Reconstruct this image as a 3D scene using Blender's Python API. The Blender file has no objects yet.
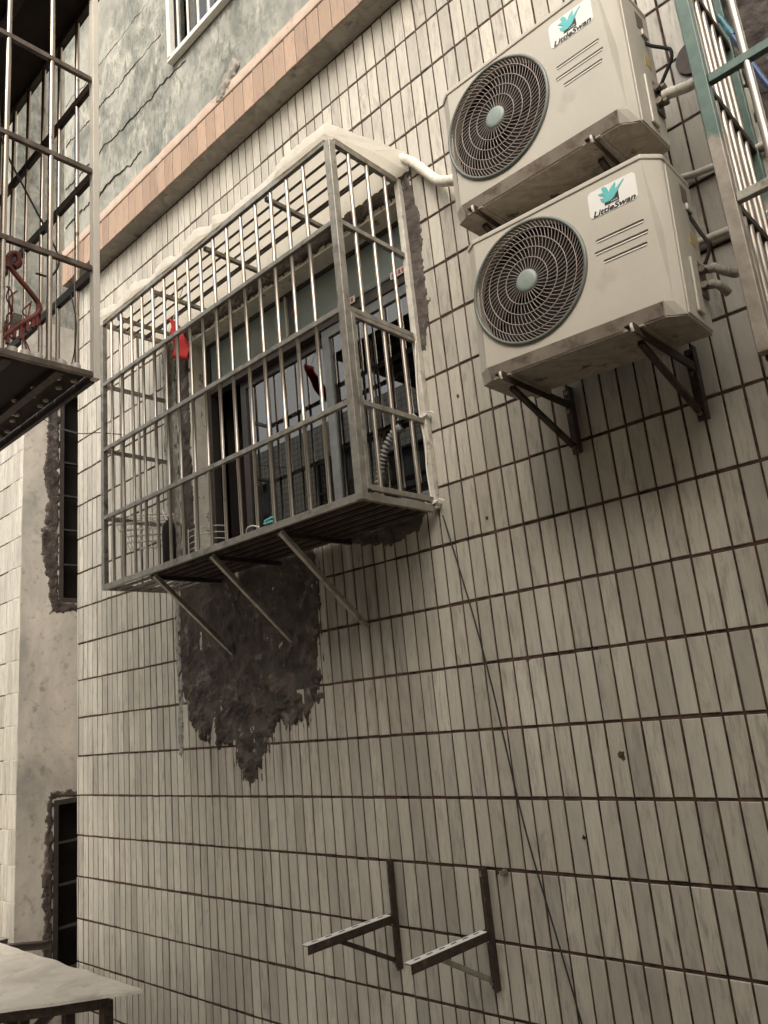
import bpy, math, random
from mathutils import Vector, Matrix, noise, Euler
from mathutils.geometry import tessellate_polygon
random.seed(7)
R = math.radians
scene = bpy.context.scene
col = scene.collection

# ------------------------------------------------------------------ materials
MATS = {}
def new_mat(name):
    m = bpy.data.materials.new(name); m.use_nodes = True
    nt = m.node_tree; nt.nodes.clear()
    out = nt.nodes.new('ShaderNodeOutputMaterial'); b = nt.nodes.new('ShaderNodeBsdfPrincipled')
    nt.links.new(b.outputs[0], out.inputs[0]); MATS[name] = m
    return m, nt, b
def ramp(nt, src, stops):
    r = nt.nodes.new('ShaderNodeValToRGB'); e = r.color_ramp.elements
    while len(e) < len(stops): e.new(0.5)
    for k, (p, c) in enumerate(stops):
        e[k].position = p; e[k].color = (*c, 1) if len(c) == 3 else c
    nt.links.new(src, r.inputs[0]); return r.outputs[0]
def nz(nt, scale, detail=6, rough=.6, stretch=(1, 1, 1), off=(0, 0, 0), coord='Object', dist=0):
    tc = nt.nodes.new('ShaderNodeTexCoord'); mp = nt.nodes.new('ShaderNodeMapping')
    mp.inputs['Scale'].default_value = stretch; mp.inputs['Location'].default_value = off
    n = nt.nodes.new('ShaderNodeTexNoise'); n.inputs['Scale'].default_value = scale
    n.inputs['Detail'].default_value = detail; n.inputs['Roughness'].default_value = rough
    n.inputs['Distortion'].default_value = dist
    nt.links.new(tc.outputs[coord], mp.inputs[0]); nt.links.new(mp.outputs[0], n.inputs[0])
    return n.outputs[0]
def mixc(nt, fac, a, b, mode='MIX'):
    m = nt.nodes.new('ShaderNodeMix'); m.data_type = 'RGBA'; m.blend_type = mode
    for s, v in ((m.inputs[0], fac), (m.inputs[6], a), (m.inputs[7], b)):
        if hasattr(v, 'is_output'): nt.links.new(v, s)
        elif isinstance(v, (int, float)): s.default_value = v
        else: s.default_value = (*v, 1)
    return m.outputs[2]
def bump(nt, b, h, strength, dist):
    n = nt.nodes.new('ShaderNodeBump'); n.inputs['Strength'].default_value = strength
    n.inputs['Distance'].default_value = dist
    nt.links.new(h, n.inputs['Height']); nt.links.new(n.outputs[0], b.inputs['Normal'])
def setc(nt, b, c):
    if hasattr(c, 'is_output'): nt.links.new(c, b.inputs['Base Color'])
    else: b.inputs['Base Color'].default_value = (*c, 1)
def simple(name, c1, c2, scale=12, rough=.6, metal=0, bstr=.15, bdist=.002, stretch=(1, 1, 1), lo=.35, hi=.65, dirt=None, dscale=6, dlo=.55, dhi=.7, dist=0):
    m, nt, b = new_mat(name)
    n = nz(nt, scale, stretch=stretch, dist=dist)
    c = ramp(nt, n, [(lo, c1), (hi, c2)])
    if dirt:
        d = nz(nt, dscale, 8, .65, off=(3.1, 1.7, 5.2))
        f = ramp(nt, d, [(dlo, (0, 0, 0)), (dhi, (1, 1, 1))])
        c = mixc(nt, f, c, dirt)
    setc(nt, b, c)
    b.inputs['Roughness'].default_value = rough; b.inputs['Metallic'].default_value = metal
    if bstr: bump(nt, b, nz(nt, scale * 3, 8, .6, stretch), bstr, bdist)
    return m

def tile_mat(name, base, alt, streak, rough, grime_and_shade=True):
    m, nt, b = new_mat(name)
    at = nt.nodes.new('ShaderNodeAttribute'); at.attribute_name = 'tilevar'
    sep = nt.nodes.new('ShaderNodeSeparateColor'); nt.links.new(at.outputs['Color'], sep.inputs[0])
    # streak noise shifted tile by tile
    tc = nt.nodes.new('ShaderNodeTexCoord'); mp = nt.nodes.new('ShaderNodeMapping'); mp.inputs['Scale'].default_value = (36, 36, 8)
    add = nt.nodes.new('ShaderNodeVectorMath'); add.operation = 'MULTIPLY_ADD'
    nt.links.new(at.outputs['Color'], add.inputs[0]); add.inputs[1].default_value = (7, 3, 5); 
    nt.links.new(tc.outputs['Object'], add.inputs[2]); nt.links.new(add.outputs[0], mp.inputs[0])
    n = nt.nodes.new('ShaderNodeTexNoise'); n.inputs['Scale'].default_value = 1; n.inputs['Detail'].default_value = 8; n.inputs['Roughness'].default_value = .62
    n.inputs['Distortion'].default_value = .6
    nt.links.new(mp.outputs[0], n.inputs[0])
    c = ramp(nt, n.outputs[0], [(.30, streak), (.5, base), (.72, tuple(min(1, v * 1.12) for v in base))])
    mp2 = nt.nodes.new('ShaderNodeMapping'); mp2.inputs['Scale'].default_value = (170, 170, 13); nt.links.new(add.outputs[0], mp2.inputs[0])
    nf = nt.nodes.new('ShaderNodeTexNoise'); nf.inputs['Scale'].default_value = 1; nf.inputs['Detail'].default_value = 6; nf.inputs['Roughness'].default_value = .7; nt.links.new(mp2.outputs[0], nf.inputs[0])
    c = mixc(nt, ramp(nt, nf.outputs[0], [(.50, (0, 0, 0)), (.66, (.75, .75, .75))]), c, tuple(min(1, v * 1.22) for v in base))
    c = mixc(nt, ramp(nt, nf.outputs[0], [(.30, (.65, .65, .65)), (.44, (0, 0, 0))]), c, tuple(v * .78 for v in streak))
    c = mixc(nt, sep.outputs[0], c, mixc(nt, n.outputs[0], alt, base))
    # whole-tile tone
    mr = nt.nodes.new('ShaderNodeMapRange'); nt.links.new(sep.outputs[1], mr.inputs[0]); mr.inputs[3].default_value = .68; mr.inputs[4].default_value = 1.14
    cc = nt.nodes.new('ShaderNodeCombineColor')
    for k in range(3): nt.links.new(mr.outputs[0], cc.inputs[k])
    c = mixc(nt, 1.0, c, cc.outputs[0], 'MULTIPLY')
    if grime_and_shade:
        g = ramp(nt, nz(nt, 2.2, 7, .62, (1, 1, .38), dist=.3), [(.45, (0, 0, 0)), (.75, (.42, .42, .42))])
        c = mixc(nt, g, c, (.20, .175, .135))
        g2 = ramp(nt, nz(nt, 34, 6, .7, (1, 1, .5)), [(.64, (0, 0, 0)), (.74, (.55, .55, .55))])
        c = mixc(nt, g2, c, (.16, .12, .09))
        # run-off streak by the mortar patch, widened to paint in the cage's shade
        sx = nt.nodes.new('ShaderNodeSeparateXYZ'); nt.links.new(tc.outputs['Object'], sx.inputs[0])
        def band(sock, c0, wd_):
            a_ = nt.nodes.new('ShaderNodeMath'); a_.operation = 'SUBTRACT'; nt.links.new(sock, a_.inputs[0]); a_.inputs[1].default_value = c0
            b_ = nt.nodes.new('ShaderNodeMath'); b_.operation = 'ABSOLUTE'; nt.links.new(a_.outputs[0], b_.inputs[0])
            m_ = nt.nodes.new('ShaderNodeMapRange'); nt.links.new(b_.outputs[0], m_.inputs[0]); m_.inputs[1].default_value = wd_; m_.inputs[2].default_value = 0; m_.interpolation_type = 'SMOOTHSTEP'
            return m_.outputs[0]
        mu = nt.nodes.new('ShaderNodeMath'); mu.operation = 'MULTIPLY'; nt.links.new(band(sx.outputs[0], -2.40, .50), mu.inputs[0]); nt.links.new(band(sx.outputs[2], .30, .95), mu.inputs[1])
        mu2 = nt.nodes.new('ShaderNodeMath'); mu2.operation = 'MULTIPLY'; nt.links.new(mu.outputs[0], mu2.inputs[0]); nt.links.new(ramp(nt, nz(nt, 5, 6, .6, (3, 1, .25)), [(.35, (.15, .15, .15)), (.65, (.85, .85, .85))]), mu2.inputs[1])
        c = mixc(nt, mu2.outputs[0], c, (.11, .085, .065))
        # cement wash run down from the mortar patch
        mu3 = nt.nodes.new('ShaderNodeMath'); mu3.operation = 'MULTIPLY'; nt.links.new(band(sx.outputs[0], -3.18, .75), mu3.inputs[0]); nt.links.new(band(sx.outputs[2], -.18, .42), mu3.inputs[1])
        mu4 = nt.nodes.new('ShaderNodeMath'); mu4.operation = 'MULTIPLY'; nt.links.new(mu3.outputs[0], mu4.inputs[0]); nt.links.new(ramp(nt, nz(nt, 9, 7, .7, (4, 1, .22)), [(.46, (0, 0, 0)), (.62, (1, 1, 1))]), mu4.inputs[1])
        c = mixc(nt, mu4.outputs[0], c, (.10, .082, .068))
    setc(nt, b, c)
    rr = ramp(nt, n.outputs[0], [(.3, (rough + .12,) * 3), (.7, (rough - .08,) * 3)])
    nt.links.new(rr, b.inputs['Roughness'])
    bump(nt, b, n.outputs[0], .18, .0015)
    return m
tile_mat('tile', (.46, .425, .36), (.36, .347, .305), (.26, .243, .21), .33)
tile_mat('pink_tile', (.32, .215, .15), (.29, .20, .14), (.25, .17, .12), .5, False)
simple('grout', (.048, .022, .015), (.100, .054, .038), 26, .95, bstr=.4, bdist=.003, dirt=(.010, .005, .004), dscale=14, dlo=.52, dhi=.62)
simple('crack_grey', (.08, .072, .058), (.15, .13, .105), 30, .95)
simple('grout_pale', (.15, .11, .085), (.2, .15, .12), 30, .95)
simple('canopy_plaster', (.76, .72, .63), (.82, .79, .70), 7, .85, bstr=.35, bdist=.006, dirt=(.34, .29, .22), dscale=9, dlo=.6, dhi=.74)
m, nt, b = new_mat('canopy_sheet')
n = nz(nt, 7); dn = nz(nt, 9, 8, .65, off=(3, 1, 5))
c = mixc(nt, ramp(nt, dn, [(.60, (0, 0, 0)), (.74, (.8, .8, .8))]), ramp(nt, n, [(.35, (.76, .72, .65)), (.65, (.83, .80, .73))]), (.42, .37, .29))
setc(nt, b, c); b.inputs['Roughness'].default_value = .8
tl = nt.nodes.new('ShaderNodeBsdfTranslucent'); tl.inputs[0].default_value = (.93, .90, .84, 1)
mxs = nt.nodes.new('ShaderNodeMixShader'); mxs.inputs[0].default_value = .62; outn = [q for q in nt.nodes if q.type == 'OUTPUT_MATERIAL'][0]
nt.links.new(b.outputs[0], mxs.inputs[1]); nt.links.new(tl.outputs[0], mxs.inputs[2]); nt.links.new(mxs.outputs[0], outn.inputs[0])
bump(nt, b, nz(nt, 21, 8), .35, .006)
simple('mortar_dark', (.016, .011, .009), (.105, .082, .068), 6, .8, bstr=1, bdist=.014, lo=.32, hi=.70, dirt=(.36, .34, .30), dscale=12, dlo=.57, dhi=.84, dist=1.6)
simple('mortar_grey', (.16, .155, .135), (.34, .33, .29), 22, .95, bstr=.8, bdist=.008, dirt=(.07, .05, .04), dscale=24, dlo=.56, dhi=.62)
simple('reveal_plaster', (.60, .565, .49), (.72, .685, .60), 18, .9, bstr=.5, bdist=.005, dirt=(.14, .10, .08), dscale=16, dlo=.6, dhi=.66)
simple('ledge_soffit', (.20, .18, .155), (.31, .285, .245), 10, .9, bstr=.4, bdist=.004, dirt=(.09, .07, .055), dscale=9, dlo=.58, dhi=.68, dist=1)
simple('ledge_top', (.34, .25, .195), (.40, .305, .245), 14, .8, bstr=.4, bdist=.004, dirt=(.2, .13, .1), dscale=20, dlo=.62, dhi=.7)
# grey-green render of the upper storey: mottled brush work with irregular day joints
m, nt, b = new_mat('upper_plaster')
n1 = nz(nt, 4.2, 10, .70, (1, 1, .8), dist=.6); n2 = nz(nt, 24, 10, .76, (1.3, 1, .42), dist=.5); n3 = nz(nt, 1.1, 4, .5, off=(4, 0, 2))
c = ramp(nt, n1, [(.36, (.13, .136, .118)), (.5, (.24, .24, .21)), (.63, (.40, .382, .33))])
c = mixc(nt, ramp(nt, n2, [(.48, (0, 0, 0)), (.60, (.75, .75, .75))]), c, (.075, .082, .072))
c = mixc(nt, ramp(nt, n3, [(.45, (0, 0, 0)), (.62, (.45, .45, .45))]), c, (.40, .385, .335))
setc(nt, b, c); b.inputs['Roughness'].default_value = .85; bump(nt, b, n2, .35, .006)
# recess plaster, smoother and warmer
m, nt, b = new_mat('recess_plaster')
n1 = nz(nt, 2.4, 9, .62, (1, 1, .5), dist=.4); n2 = nz(nt, 13, 8, .7)
c = ramp(nt, n1, [(.34, (.27, .26, .235)), (.5, (.46, .42, .365)), (.66, (.62, .56, .49))])
c = mixc(nt, ramp(nt, n2, [(.54, (0, 0, 0)), (.68, (.6, .6, .6))]), c, (.17, .145, .12))
setc(nt, b, c); b.inputs['Roughness'].default_value = .8; bump(nt, b, n2, .3, .005)
simple('steel_bar', (.34, .30, .255), (.47, .42, .365), 60, .38, 1, 0, stretch=(1, 1, .1), dirt=(.20, .13, .09), dscale=18, dlo=.62, dhi=.74)
simple('steel_frame', (.24, .225, .195), (.38, .355, .31), 20, .40, .6, .1, .001, dirt=(.10, .07, .055), dscale=16, dlo=.55, dhi=.72)
simple('dark_iron', (.020, .012, .009), (.058, .036, .027), 30, .55, .2, .3, .001, dirt=(.13, .078, .055), dscale=25, dlo=.6, dhi=.75)
simple('painted_iron', (.44, .41, .35), (.6, .56, .49), 25, .5, .1, .2, .001, dirt=(.16, .115, .09), dscale=22, dlo=.58, dhi=.70)
simple('ac_paint', (.465, .43, .365), (.51, .472, .402), 5, .38, 0, .03, .001, dirt=(.33, .285, .22), dscale=5, dlo=.58, dhi=.85)
simple('ac_chin_shade', (.25, .21, .175), (.36, .31, .26), 8, .5, 0, .05, .001, dirt=(.12, .075, .055), dscale=14, dlo=.5, dhi=.68)
simple('base_metal', (.26, .22, .175), (.39, .34, .28), 12, .6, .1, .2, .002, dirt=(.06, .035, .028), dscale=11, dlo=.58, dhi=.66, dist=2.2)
simple('rim_plastic', (.12, .13, .115), (.15, .165, .145), 20, .38)
simple('hub_plastic', (.22, .265, .24), (.26, .31, .28), 20, .45)
simple('guard_wire', (.30, .245, .215), (.37, .31, .275), 20, .4)
simple('fan_dark', (.007, .004, .0035), (.010, .006, .005), 20, .9, bstr=0)
simple('groove_shade', (.13, .10, .085), (.17, .14, .115), 20, .6, bstr=0)  # darker than the casing, painting shade into the slots and handle hollow
simple('black_rubber', (.006, .004, .004), (.012, .009, .008), 20, .85)
simple('label_white', (.74, .72, .68), (.77, .75, .71), 8, .35, bstr=0)
simple('emblem_teal', (.10, .45, .46), (.13, .50, .50), 20, .4, bstr=0)
simple('print_black', (.012, .010, .010), (.018, .014, .014), 20, .4, bstr=0)
simple('sticker_yellow', (.42, .30, .10), (.5, .36, .13), 20, .5, bstr=0)
simple('sticker_red', (.42, .06, .04), (.5, .10, .07), 20, .5, bstr=0)
simple('pipe_wrap', (.50, .47, .40), (.66, .62, .54), 25, .75, bstr=.5, bdist=.003, dirt=(.25, .2, .15), dscale=20, dlo=.6, dhi=.75)
simple('valve_metal', (.10, .075, .06), (.26, .22, .18), 30, .5, .5, .2)
simple('window_dark', (.035, .028, .026), (.055, .045, .040), 20, .4)
simple('window_grey', (.14, .15, .15), (.19, .20, .195), 20, .4)
simple('panel_blue', (.20, .255, .25), (.25, .30, .29), 4, .35, bstr=0, stretch=(1, 1, 3))
simple('room_dark', (.03, .02, .018), (.05, .035, .03), 3, .9)
simple('curtain', (.60, .57, .54), (.74, .70, .66), 6, .9, bstr=.1)
simple('white_frame', (.58, .56, .50), (.66, .64, .58), 20, .5)
simple('red_cloth', (.30, .006, .004), (.40, .012, .008), 12, .8, bstr=.3, bdist=.003)
simple('red_plastic', (.11, .020, .015), (.25, .060, .042), 18, .55, bstr=.2)
simple('white_wire', (.68, .65, .58), (.78, .75, .68), 18, .45)
simple('turquoise', (.10, .42, .42), (.16, .5, .5), 18, .5)
simple('blue_cable', (.03, .075, .20), (.05, .10, .26), 18, .4)
simple('teal_connector', (.03, .14, .19), (.08, .24, .30), 30, .4)
simple('floor_sheet', (.016, .010, .008), (.034, .021, .016), 8, .8, 0, .2)
simple('slab_top', (.48, .435, .365), (.66, .61, .53), 4, .85, bstr=.5, bdist=.008, dirt=(.28, .26, .22), dscale=7, dlo=.55, dhi=.75, dist=.6)
simple('ground_concrete', (.15, .135, .115), (.22, .20, .17), 1.5, .9, bstr=.3, bdist=.01, dirt=(.12, .1, .08), dscale=1.1)
simple('brown_steel', (.11, .082, .064), (.21, .17, .14), 20, .45, .4, .1, .001, dirt=(.06, .035, .026), dscale=14, dlo=.55, dhi=.7)
simple('brown_bar', (.36, .31, .26), (.50, .44, .38), 60, .30, 1, 0, stretch=(1, 1, .1), dirt=(.14, .09, .06), dscale=14, dlo=.58, dhi=.7)
simple('floor_rust', (.10, .075, .06), (.20, .16, .135), 14, .4, .5, .1)
simple('cream_paint', (.66, .61, .53), (.74, .69, .60), 9, .5)
simple('pipe_grey', (.17, .165, .155), (.24, .23, .21), 30, .6)
simple('cream_wall', (.46, .42, .35), (.56, .52, .44), 1.2, .9)
simple('wire_black', (.012, .009, .008), (.02, .015, .013), 18, .5, bstr=0)
simple('bolt_steel', (.16, .13, .10), (.34, .30, .25), 40, .35, .8)
# teal post paint above, bare metal below a ragged paint line (wear)
m, nt, b = new_mat('post_half_teal')
tc = nt.nodes.new('ShaderNodeTexCoord'); sp = nt.nodes.new('ShaderNodeSeparateXYZ'); nt.links.new(tc.outputs['Object'], sp.inputs[0])
ad = nt.nodes.new('ShaderNodeMath'); ad.operation = 'MULTIPLY_ADD'; nt.links.new(nz(nt, 25), ad.inputs[0]); ad.inputs[1].default_value = .12; nt.links.new(sp.outputs[2], ad.inputs[2])
f = ramp(nt, ad.outputs[0], [(.0, (0, 0, 0)), (.01, (1, 1, 1))])
mr = nt.nodes.new('ShaderNodeMath'); mr.operation = 'SUBTRACT'; nt.links.new(ad.outputs[0], mr.inputs[0]); mr.inputs[1].default_value = 1.30
f = ramp(nt, mr.outputs[0], [(.0, (0, 0, 0)), (.03, (1, 1, 1))])
c = mixc(nt, f, ramp(nt, nz(nt, 18, 8, .7), [(.35, (.20, .165, .135)), (.65, (.33, .29, .24))]), ramp(nt, nz(nt, 30), [(.35, (.060, .10, .085)), (.65, (.09, .135, .112))]))
setc(nt, b, c); b.inputs['Roughness'].default_value = .42; b.inputs['Metallic'].default_value = .25
# window glass
m = bpy.data.materials.new('glass'); m.use_nodes = True; nt = m.node_tree; nt.nodes.clear(); MATS['glass'] = m
o = nt.nodes.new('ShaderNodeOutputMaterial'); tr = nt.nodes.new('ShaderNodeBsdfTransparent'); tr.inputs[0].default_value = (.62, .62, .60, 1)
gl = nt.nodes.new('ShaderNodeBsdfGlossy'); gl.inputs['Roughness'].default_value = .015; gl.inputs[0].default_value = (.95, .95, .95, 1)
fr = nt.nodes.new('ShaderNodeFresnel'); fr.inputs[0].default_value = 2.35; mx = nt.nodes.new('ShaderNodeMixShader')
nt.links.new(fr.outputs[0], mx.inputs[0]); nt.links.new(tr.outputs[0], mx.inputs[1]); nt.links.new(gl.outputs[0], mx.inputs[2]); nt.links.new(mx.outputs[0], o.inputs[0])
# tiled facade across the alley (a shader grid; it is only seen reflected and from other positions)
m, nt, b = new_mat('far_tile')
tc = nt.nodes.new('ShaderNodeTexCoord'); sp = nt.nodes.new('ShaderNodeSeparateXYZ'); nt.links.new(tc.outputs['Object'], sp.inputs[0])
cb = nt.nodes.new('ShaderNodeCombineXYZ'); nt.links.new(sp.outputs[0], cb.inputs[0]); nt.links.new(sp.outputs[2], cb.inputs[1])
br = nt.nodes.new('ShaderNodeTexBrick'); br.offset = 0; nt.links.new(cb.outputs[0], br.inputs[0])
for k, v in (('Scale', 1), ('Mortar Size', .006), ('Brick Width', .12), ('Row Height', .12), ('Mortar Smooth', .1)): br.inputs[k].default_value = v
br.inputs['Color1'].default_value = (.50, .49, .44, 1); br.inputs['Color2'].default_value = (.56, .55, .49, 1); br.inputs['Mortar'].default_value = (.06, .05, .04, 1)
setc(nt, b, br.outputs[0]); b.inputs['Roughness'].default_value = .5

# ------------------------------------------------------------------ helpers
def tag(o, label=None, cat=None, group=None, kind=None):
    if label: o['label'] = label
    if cat: o['category'] = cat
    if group: o['group'] = group
    if kind: o['kind'] = kind
    return o
def thing(name, label, cat, loc=(0, 0, 0), rot=(0, 0, 0), group=None):
    o = bpy.data.objects.new(name, None); col.objects.link(o); o.location = loc; o.rotation_euler = rot
    o.empty_display_size = .05
    return tag(o, label, cat, group)
class MB:
    def __init__(s): s.v = []; s.f = []; s.sm = []
    def add(s, vs, fs, smooth=False, mtx=None):
        n = len(s.v)
        s.v += [tuple(mtx @ Vector(p)) if mtx else tuple(p) for p in vs]
        s.f += [tuple(i + n for i in f) for f in fs]; s.sm += [smooth] * len(fs); return s
    def box(s, lo, hi, mtx=None):
        x0, y0, z0 = lo; x1, y1, z1 = hi
        return s.add([(x0, y0, z0), (x1, y0, z0), (x1, y1, z0), (x0, y1, z0), (x0, y0, z1), (x1, y0, z1), (x1, y1, z1), (x0, y1, z1)],
                     [(0, 3, 2, 1), (4, 5, 6, 7), (0, 1, 5, 4), (1, 2, 6, 5), (2, 3, 7, 6), (3, 0, 4, 7)], mtx=mtx)
    def bar(s, a, b, w, h, up=(0, 0, 1)):      # rectangular bar between two points
        a = Vector(a); b = Vector(b); d = (b - a).normalized(); u = Vector(up)
        if abs(d.dot(u)) > .95: u = Vector((0, 1, 0))
        sd = d.cross(u).normalized(); u = sd.cross(d).normalized()
        vs = []
        for p in (a, b):
            for i, j in ((-1, -1), (1, -1), (1, 1), (-1, 1)): vs.append(p + sd * w / 2 * i + u * h / 2 * j)
        return s.add(vs, [(3, 2, 1, 0), (4, 5, 6, 7), (0, 1, 5, 4), (1, 2, 6, 5), (2, 3, 7, 6), (3, 0, 4, 7)])
    def angle(s, a, b, w, t, up=(0, 0, 1), flip=1):   # L-profile: a top flange and a side flange
        a = Vector(a); b = Vector(b); d = (b - a).normalized(); u = Vector(up)
        sd = d.cross(u).normalized() * flip; u = (sd.cross(d) * flip).normalized()
        pr = [(0, 0), (w, 0), (w, -t), (t, -t), (t, -w), (0, -w)]
        vs = [p + sd * x + u * y for p in (a, b) for x, y in pr]
        fs = [(i, (i + 1) % 6, (i + 1) % 6 + 6, i + 6) for i in range(6)] + [tuple(range(5, -1, -1)), tuple(range(6, 12))]
        return s.add(vs, fs)
    def tube(s, pts, r, n=10, closed=False):
        pts = [Vector(p) for p in pts]; N = len(pts); rs = r if isinstance(r, (list, tuple)) else [r] * N
        t0 = (pts[1] - pts[0]).normalized(); u = t0.orthogonal().normalized(); vs = []; 
        for i, p in enumerate(pts):
            if closed: t = (pts[(i + 1) % N] - pts[i - 1]).normalized()
            else: t = (pts[min(i + 1, N - 1)] - pts[max(i - 1, 0)]).normalized()
            u = (u - t * u.dot(t)).normalized(); w = t.cross(u)
            for k in range(n):
                a = 2 * math.pi * k / n; vs.append(p + (u * math.cos(a) + w * math.sin(a)) * rs[i])
        fs = []
        for i in range(N if closed else N - 1):
            j = (i + 1) % N
            for k in range(n): fs.append((i * n + k, i * n + (k + 1) % n, j * n + (k + 1) % n, j * n + k))
        s.add(vs, fs, True)
        if not closed:
            s.add(vs[:n], [tuple(range(n - 1, -1, -1))]); s.add(vs[-n:], [tuple(range(n))])
        return s
    def prism(s, poly, y0, y1, axis='y'):       # polygon (x,z) extruded along y
        n = len(poly); P = {'y': lambda a, b, d: (a, d, b), 'z': lambda a, b, d: (a, b, d), 'x': lambda a, b, d: (d, a, b)}[axis]
        vs = [P(a, b, y0) for a, b in poly] + [P(a, b, y1) for a, b in poly]
        tr = tessellate_polygon([[Vector((a, b, 0)) for a, b in poly]])
        fs = [tuple(t) for t in tr] + [tuple(i + n for i in reversed(t)) for t in tr]
        fs += [(i, (i + 1) % n, (i + 1) % n + n, i + n) for i in range(n)]
        return s.add(vs, fs)
    def disc(s, c, r, h, axis='y', n=32):
        return s.prism([(c[0] + r * math.cos(2 * math.pi * k / n), c[1] + r * math.sin(2 * math.pi * k / n)) for k in range(n)], c[2], c[2] + h, axis)
    def build(s, name, mat, parent=None, bevel=0, loc=None, label=None):
        me = bpy.data.meshes.new(name); me.from_pydata(s.v, [], s.f); me.update()
        me.polygons.foreach_set('use_smooth', s.sm)
        import bmesh
        bm = bmesh.new(); bm.from_mesh(me); bmesh.ops.recalc_face_normals(bm, faces=bm.faces); bm.to_mesh(me); bm.free()
        me.materials.append(MATS[mat])
        o = bpy.data.objects.new(name, me); col.objects.link(o)
        if parent: o.parent = parent
        if loc: o.location = loc
        if bevel:
            b = o.modifiers.new('bevel', 'BEVEL'); b.width = bevel; b.segments = 2; b.limit_method = 'ANGLE'; b.angle_limit = R(40)
        if label: o['label'] = label
        return o
def smooth_path(pts, sub=6):
    P = [Vector(p) for p in pts]; P = [P[0] * 2 - P[1]] + P + [P[-1] * 2 - P[-2]]; out = []
    for i in range(1, len(P) - 2):
        for k in range(sub):
            t = k / sub; a, b, c, d = P[i - 1:i + 3]
            out.append(.5 * ((2 * b) + (c - a) * t + (2 * a - 5 * b + 4 * c - d) * t * t + (3 * b - a - 3 * c + d) * t ** 3))
    return out + [P[-2]]
def copy_tree(o, parent=None):
    c = o.copy(); col.objects.link(c)
    if parent: c.parent = parent
    for ch in list(o.children): copy_tree(ch, c)
    return c
def pip(x, z, poly):
    c = False; n = len(poly)
    for i in range(n):
        x1, z1 = poly[i]; x2, z2 = poly[i - 1]
        if (z1 > z) != (z2 > z) and x < (x2 - x1) * (z - z1) / (z2 - z1) + x1: c = not c
    return c
def pdist(x, z, poly):
    d = 1e9
    for i in range(len(poly)):
        ax, az = poly[i - 1]; bx, bz = poly[i]; dx, dz = bx - ax, bz - az; L = dx * dx + dz * dz
        t = max(0, min(1, ((x - ax) * dx + (z - az) * dz) / L)) if L else 0
        d = min(d, math.hypot(x - ax - t * dx, z - az - t * dz))
    return d
def rough_patch(poly, cell, tmax, slope, ragged, lump, to3, seed=0, drips=0, lowboost=0):
    """rough mortar daubed over a wall: heights by noise inside a ragged polygon; to3(x,z,h) gives the world point"""
    xs = [p[0] for p in poly]; zs = [p[1] for p in poly]; x0 = min(xs) - .06; x1 = max(xs) + .06; z0 = min(zs) - .08; z1 = max(zs) + .06
    nx = int((x1 - x0) / cell) + 1; nzz = int((z1 - z0) / cell) + 1; H = {}; mb = MB(); vs = []; idx = {}
    for i in range(nx):
        for j in range(nzz):
            x = x0 + i * cell; z = z0 + j * cell
            d = pdist(x, z, poly); d = d if pip(x, z, poly) else -d
            q = Vector((x * 14 + seed, 0, z * 14)); rg = noise.fractal(q, .9, 2.1, 5) * ragged
            q2 = Vector((x * 55 + seed, 3, z * 20)); rg += noise.noise(q2) * ragged * .8 + max(0, noise.noise(Vector((x * 90, seed, z * 4)))) * drips
            d += rg
            if d > 0:
                hh = min(d * slope, tmax) + min(1, d / .03) * lump * (1 + lowboost * max(0, min(1, (.25 - z) / .3))) * noise.fractal(Vector((x * 11, seed, z * 11)), .75, 2.2, 6)
                H[i, j] = max(.0012, hh)
            else: H[i, j] = -.012
    def vid(i, j):
        if (i, j) not in idx:
            idx[i, j] = len(vs); vs.append(to3(x0 + i * cell, z0 + j * cell, H[i, j]))
        return idx[i, j]
    fs = []
    for i in range(nx - 1):
        for j in range(nzz - 1):
            if max(H[i, j], H[i + 1, j], H[i, j + 1], H[i + 1, j + 1]) > 0:
                fs.append((vid(i, j), vid(i + 1, j), vid(i + 1, j + 1), vid(i, j + 1)))
    mb.add(vs, fs, True); return mb

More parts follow.
